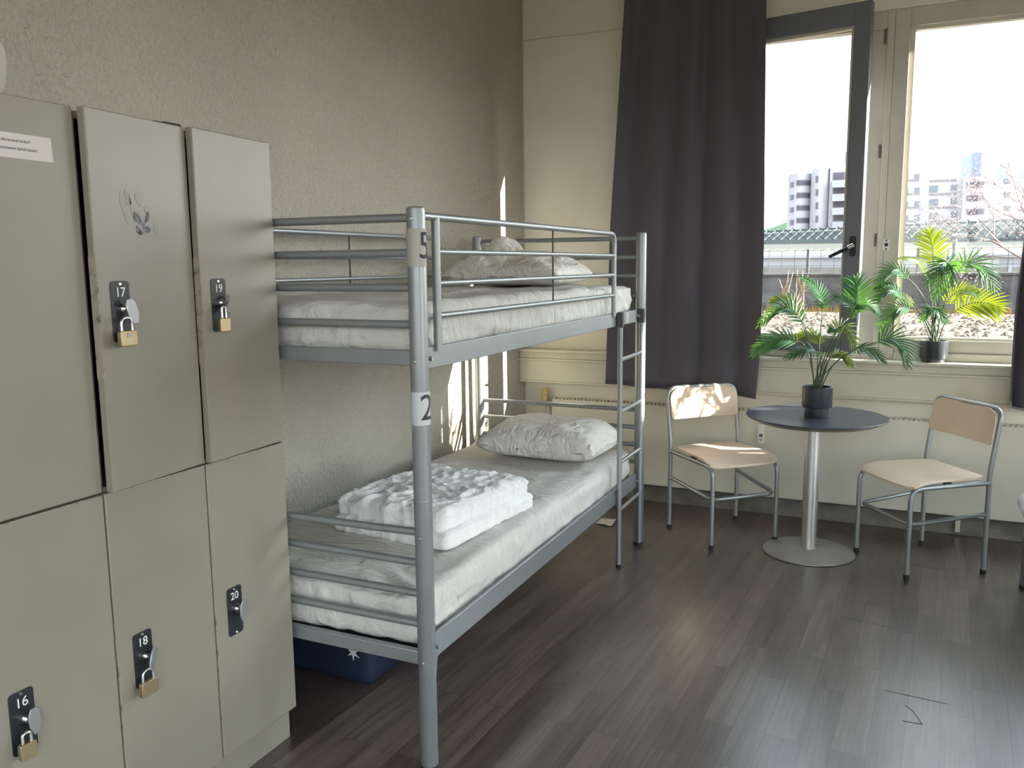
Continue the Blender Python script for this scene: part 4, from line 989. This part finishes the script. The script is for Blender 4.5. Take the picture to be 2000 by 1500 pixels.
g0 = seg(ap2, 1712, 1797, 336, B2, 0, name='wing'); g1 = seg(ap2, 1796, 1884, 350, B2+1, 0, name='wing'); g2 = seg(ap2, 1883, 1932, 345, B2-1, 0, name='wing'); g3 = seg(ap2, 1931, 2150, 348, B2, 0, name='wing')
for k in range(4):
    y = 341+k*26.5
    win(ap2, g0, 1762, y, 1774, y+9); win(ap2, g0, 1786, y-1, 1801 if False else 1796, y+12)
    if k: win(ap2, g1, 1815, y-5, 1832, y+8); win(ap2, g1, 1857, y-7, 1869, y+4)
    win(ap2, g2, 1887, y+14, 1922, y+25, 'pane2', 'loggia')
    win(ap2, g3, 1960, y+8, 1973, y+18); win(ap2, g3, 2010, y+8, 2030, y+18)
    for (a, c, f_) in ((1758, 1796, g0), (1815, 1868, g1)):
        p = f_(a, y+10.5); q_ = f_(c, y+12.5); MB().box(p.x, q_.x, p.y-.15, p.y, q_.z, p.z).build('sill_band', 'ochre', ap2, smooth=0)
for px in (1803, 1840):
    pass
A = at(1880, 310, B2+6); B = at(1921, 297, B2+6); zb2 = at(1880, 380, B2+6).z
pts = []
for k in range(9):
    u = k/8; pts.append((A.x+(B.x-A.x)*u*.62, A.z+(B.z-A.z)*math.sin(u*PI/2)))
pts = [(A.x, zb2)]+[(B.x, zb2), (B.x, B.z)]+pts[::-1]
MB().prism(pts, 6, ((0, B2+12, 0), (1, 0, 0), (0, 0, 1), (0, -1, 0))).build('curved_chimney', 'chimney', ap2, smooth=0)
A = at(1952, 319, B2+6); B = at(1971, 319, B2+6); MB().box(A.x, B.x, B2+5, B2+9, at(1952, 360, B2).z, A.z).build('vent_stack', 'chimney', ap2, smooth=0)
A = at(1990, 336, B2+6); B = at(2030, 336, B2+6); MB().box(A.x, B.x, B2+5, B2+9, at(1952, 360, B2).z, A.z).build('vent_stack', 'chimney', ap2, smooth=0)
# hill at the left behind everything
b = MB(); n_ = 90
def hl(u, v):
    px = 850+1000*u; p = at(px, 447, 260); zt_ = at(1500, 455-27*math.exp(-((px-1552)/60)**2)-9*math.exp(-((px-1250)/260)**2)+2*nz(u*55, 0, 0, 1, 3), 260).z
    return (p.x, 260-8*math.sin(v*PI)*0+14*v, -2+(zt_+2)*math.sin(v*PI/2))
b.grid(n_, 8, hl); struct('hills', b, 'hill', smooth=180)
# lamp post
lp = at(1862, 520, 40)
o = thing('street_lamp', 'slim grey street lamp seen behind the windowsill palm', 'street lamp', (lp.x, 40, GZ-.8))
zt_ = at(1862, 461, 40).z
MB().tube([(lp.x, 40, GZ-.9), (lp.x, 40, zt_)], .09, 12).build('lamp_pole', 'slate', o)
MB().box(lp.x-.12, lp.x+.34, 39.8, 40.2, zt_-.02, zt_+.09).build('lamp_head', 'facade2', o, bevel=.02)
# blossoming tree on the right
def tree():
    TYY = 17.0; rt = random.Random(12); tw = MB(); bl = MB()
    c0 = at(2085, 612, TYY)
    o = thing('blossom_tree', 'bare spring tree with pale blossom beyond the fixed window', 'tree', (c0.x, TYY, GZ))
    def blos(p):
        for k in range(rt.choice((2, 3, 4, 5))):
            r_ = rt.uniform(.009, .019); c_ = p+Vector((rt.gauss(0, .06), rt.gauss(0, .06), rt.gauss(0, .06)))
            d1 = Vector((rt.gauss(0, 1), rt.gauss(0, 1), rt.gauss(0, 1))).normalized(); d2 = d1.orthogonal().normalized(); d3 = d1.cross(d2)
            bl.add([c_+d2*r_, c_+d3*r_, c_-d2*r_, c_-d3*r_, c_+d1*r_*.7], [(0, 1, 4), (1, 2, 4), (2, 3, 4), (3, 0, 4)])
    def grow(p, d, L_, r_, lv):
        pts = [p]; n = 5
        for k in range(n):
            d = (d+Vector((rt.gauss(0, .13), rt.gauss(0, .13), rt.gauss(0, .10)+.02))).normalized(); pts.append(pts[-1]+d*L_/n)
        tw.tube(pts, [r_*(1-.45*k/n) for k in range(n+1)], 5 if lv else 8, cap=False)
        if lv >= 2:
            for q in pts[1:]:
                if rt.random() < .75: blos(q)
        if lv < 4:
            for k in range(6 if lv == 0 else (4 if lv < 3 else 3)):
                i = rt.randint(2 if lv else 3, n); ax = Vector((rt.gauss(0, 1), rt.gauss(0, 1), rt.gauss(0, .7)))
                nd = (d+ax.normalized()*(.95 if lv == 0 else .8)).normalized()
                grow(pts[i], nd, L_*(.72 if lv else .85)*rt.uniform(.75, 1.1), r_*.5, lv+1)
    grow(Vector((c0.x, TYY, GZ-.05)), Vector((-.05, 0, 1)), 1.6, .055, 0)
    tw.build('branches', 'bark', o, smooth=60); bb = bl.build('blossom', 'blossom', o, smooth=0); bb['kind'] = 'stuff'
tree()
for o in list(bpy.data.objects):
    if 'org' in o: del o['org']
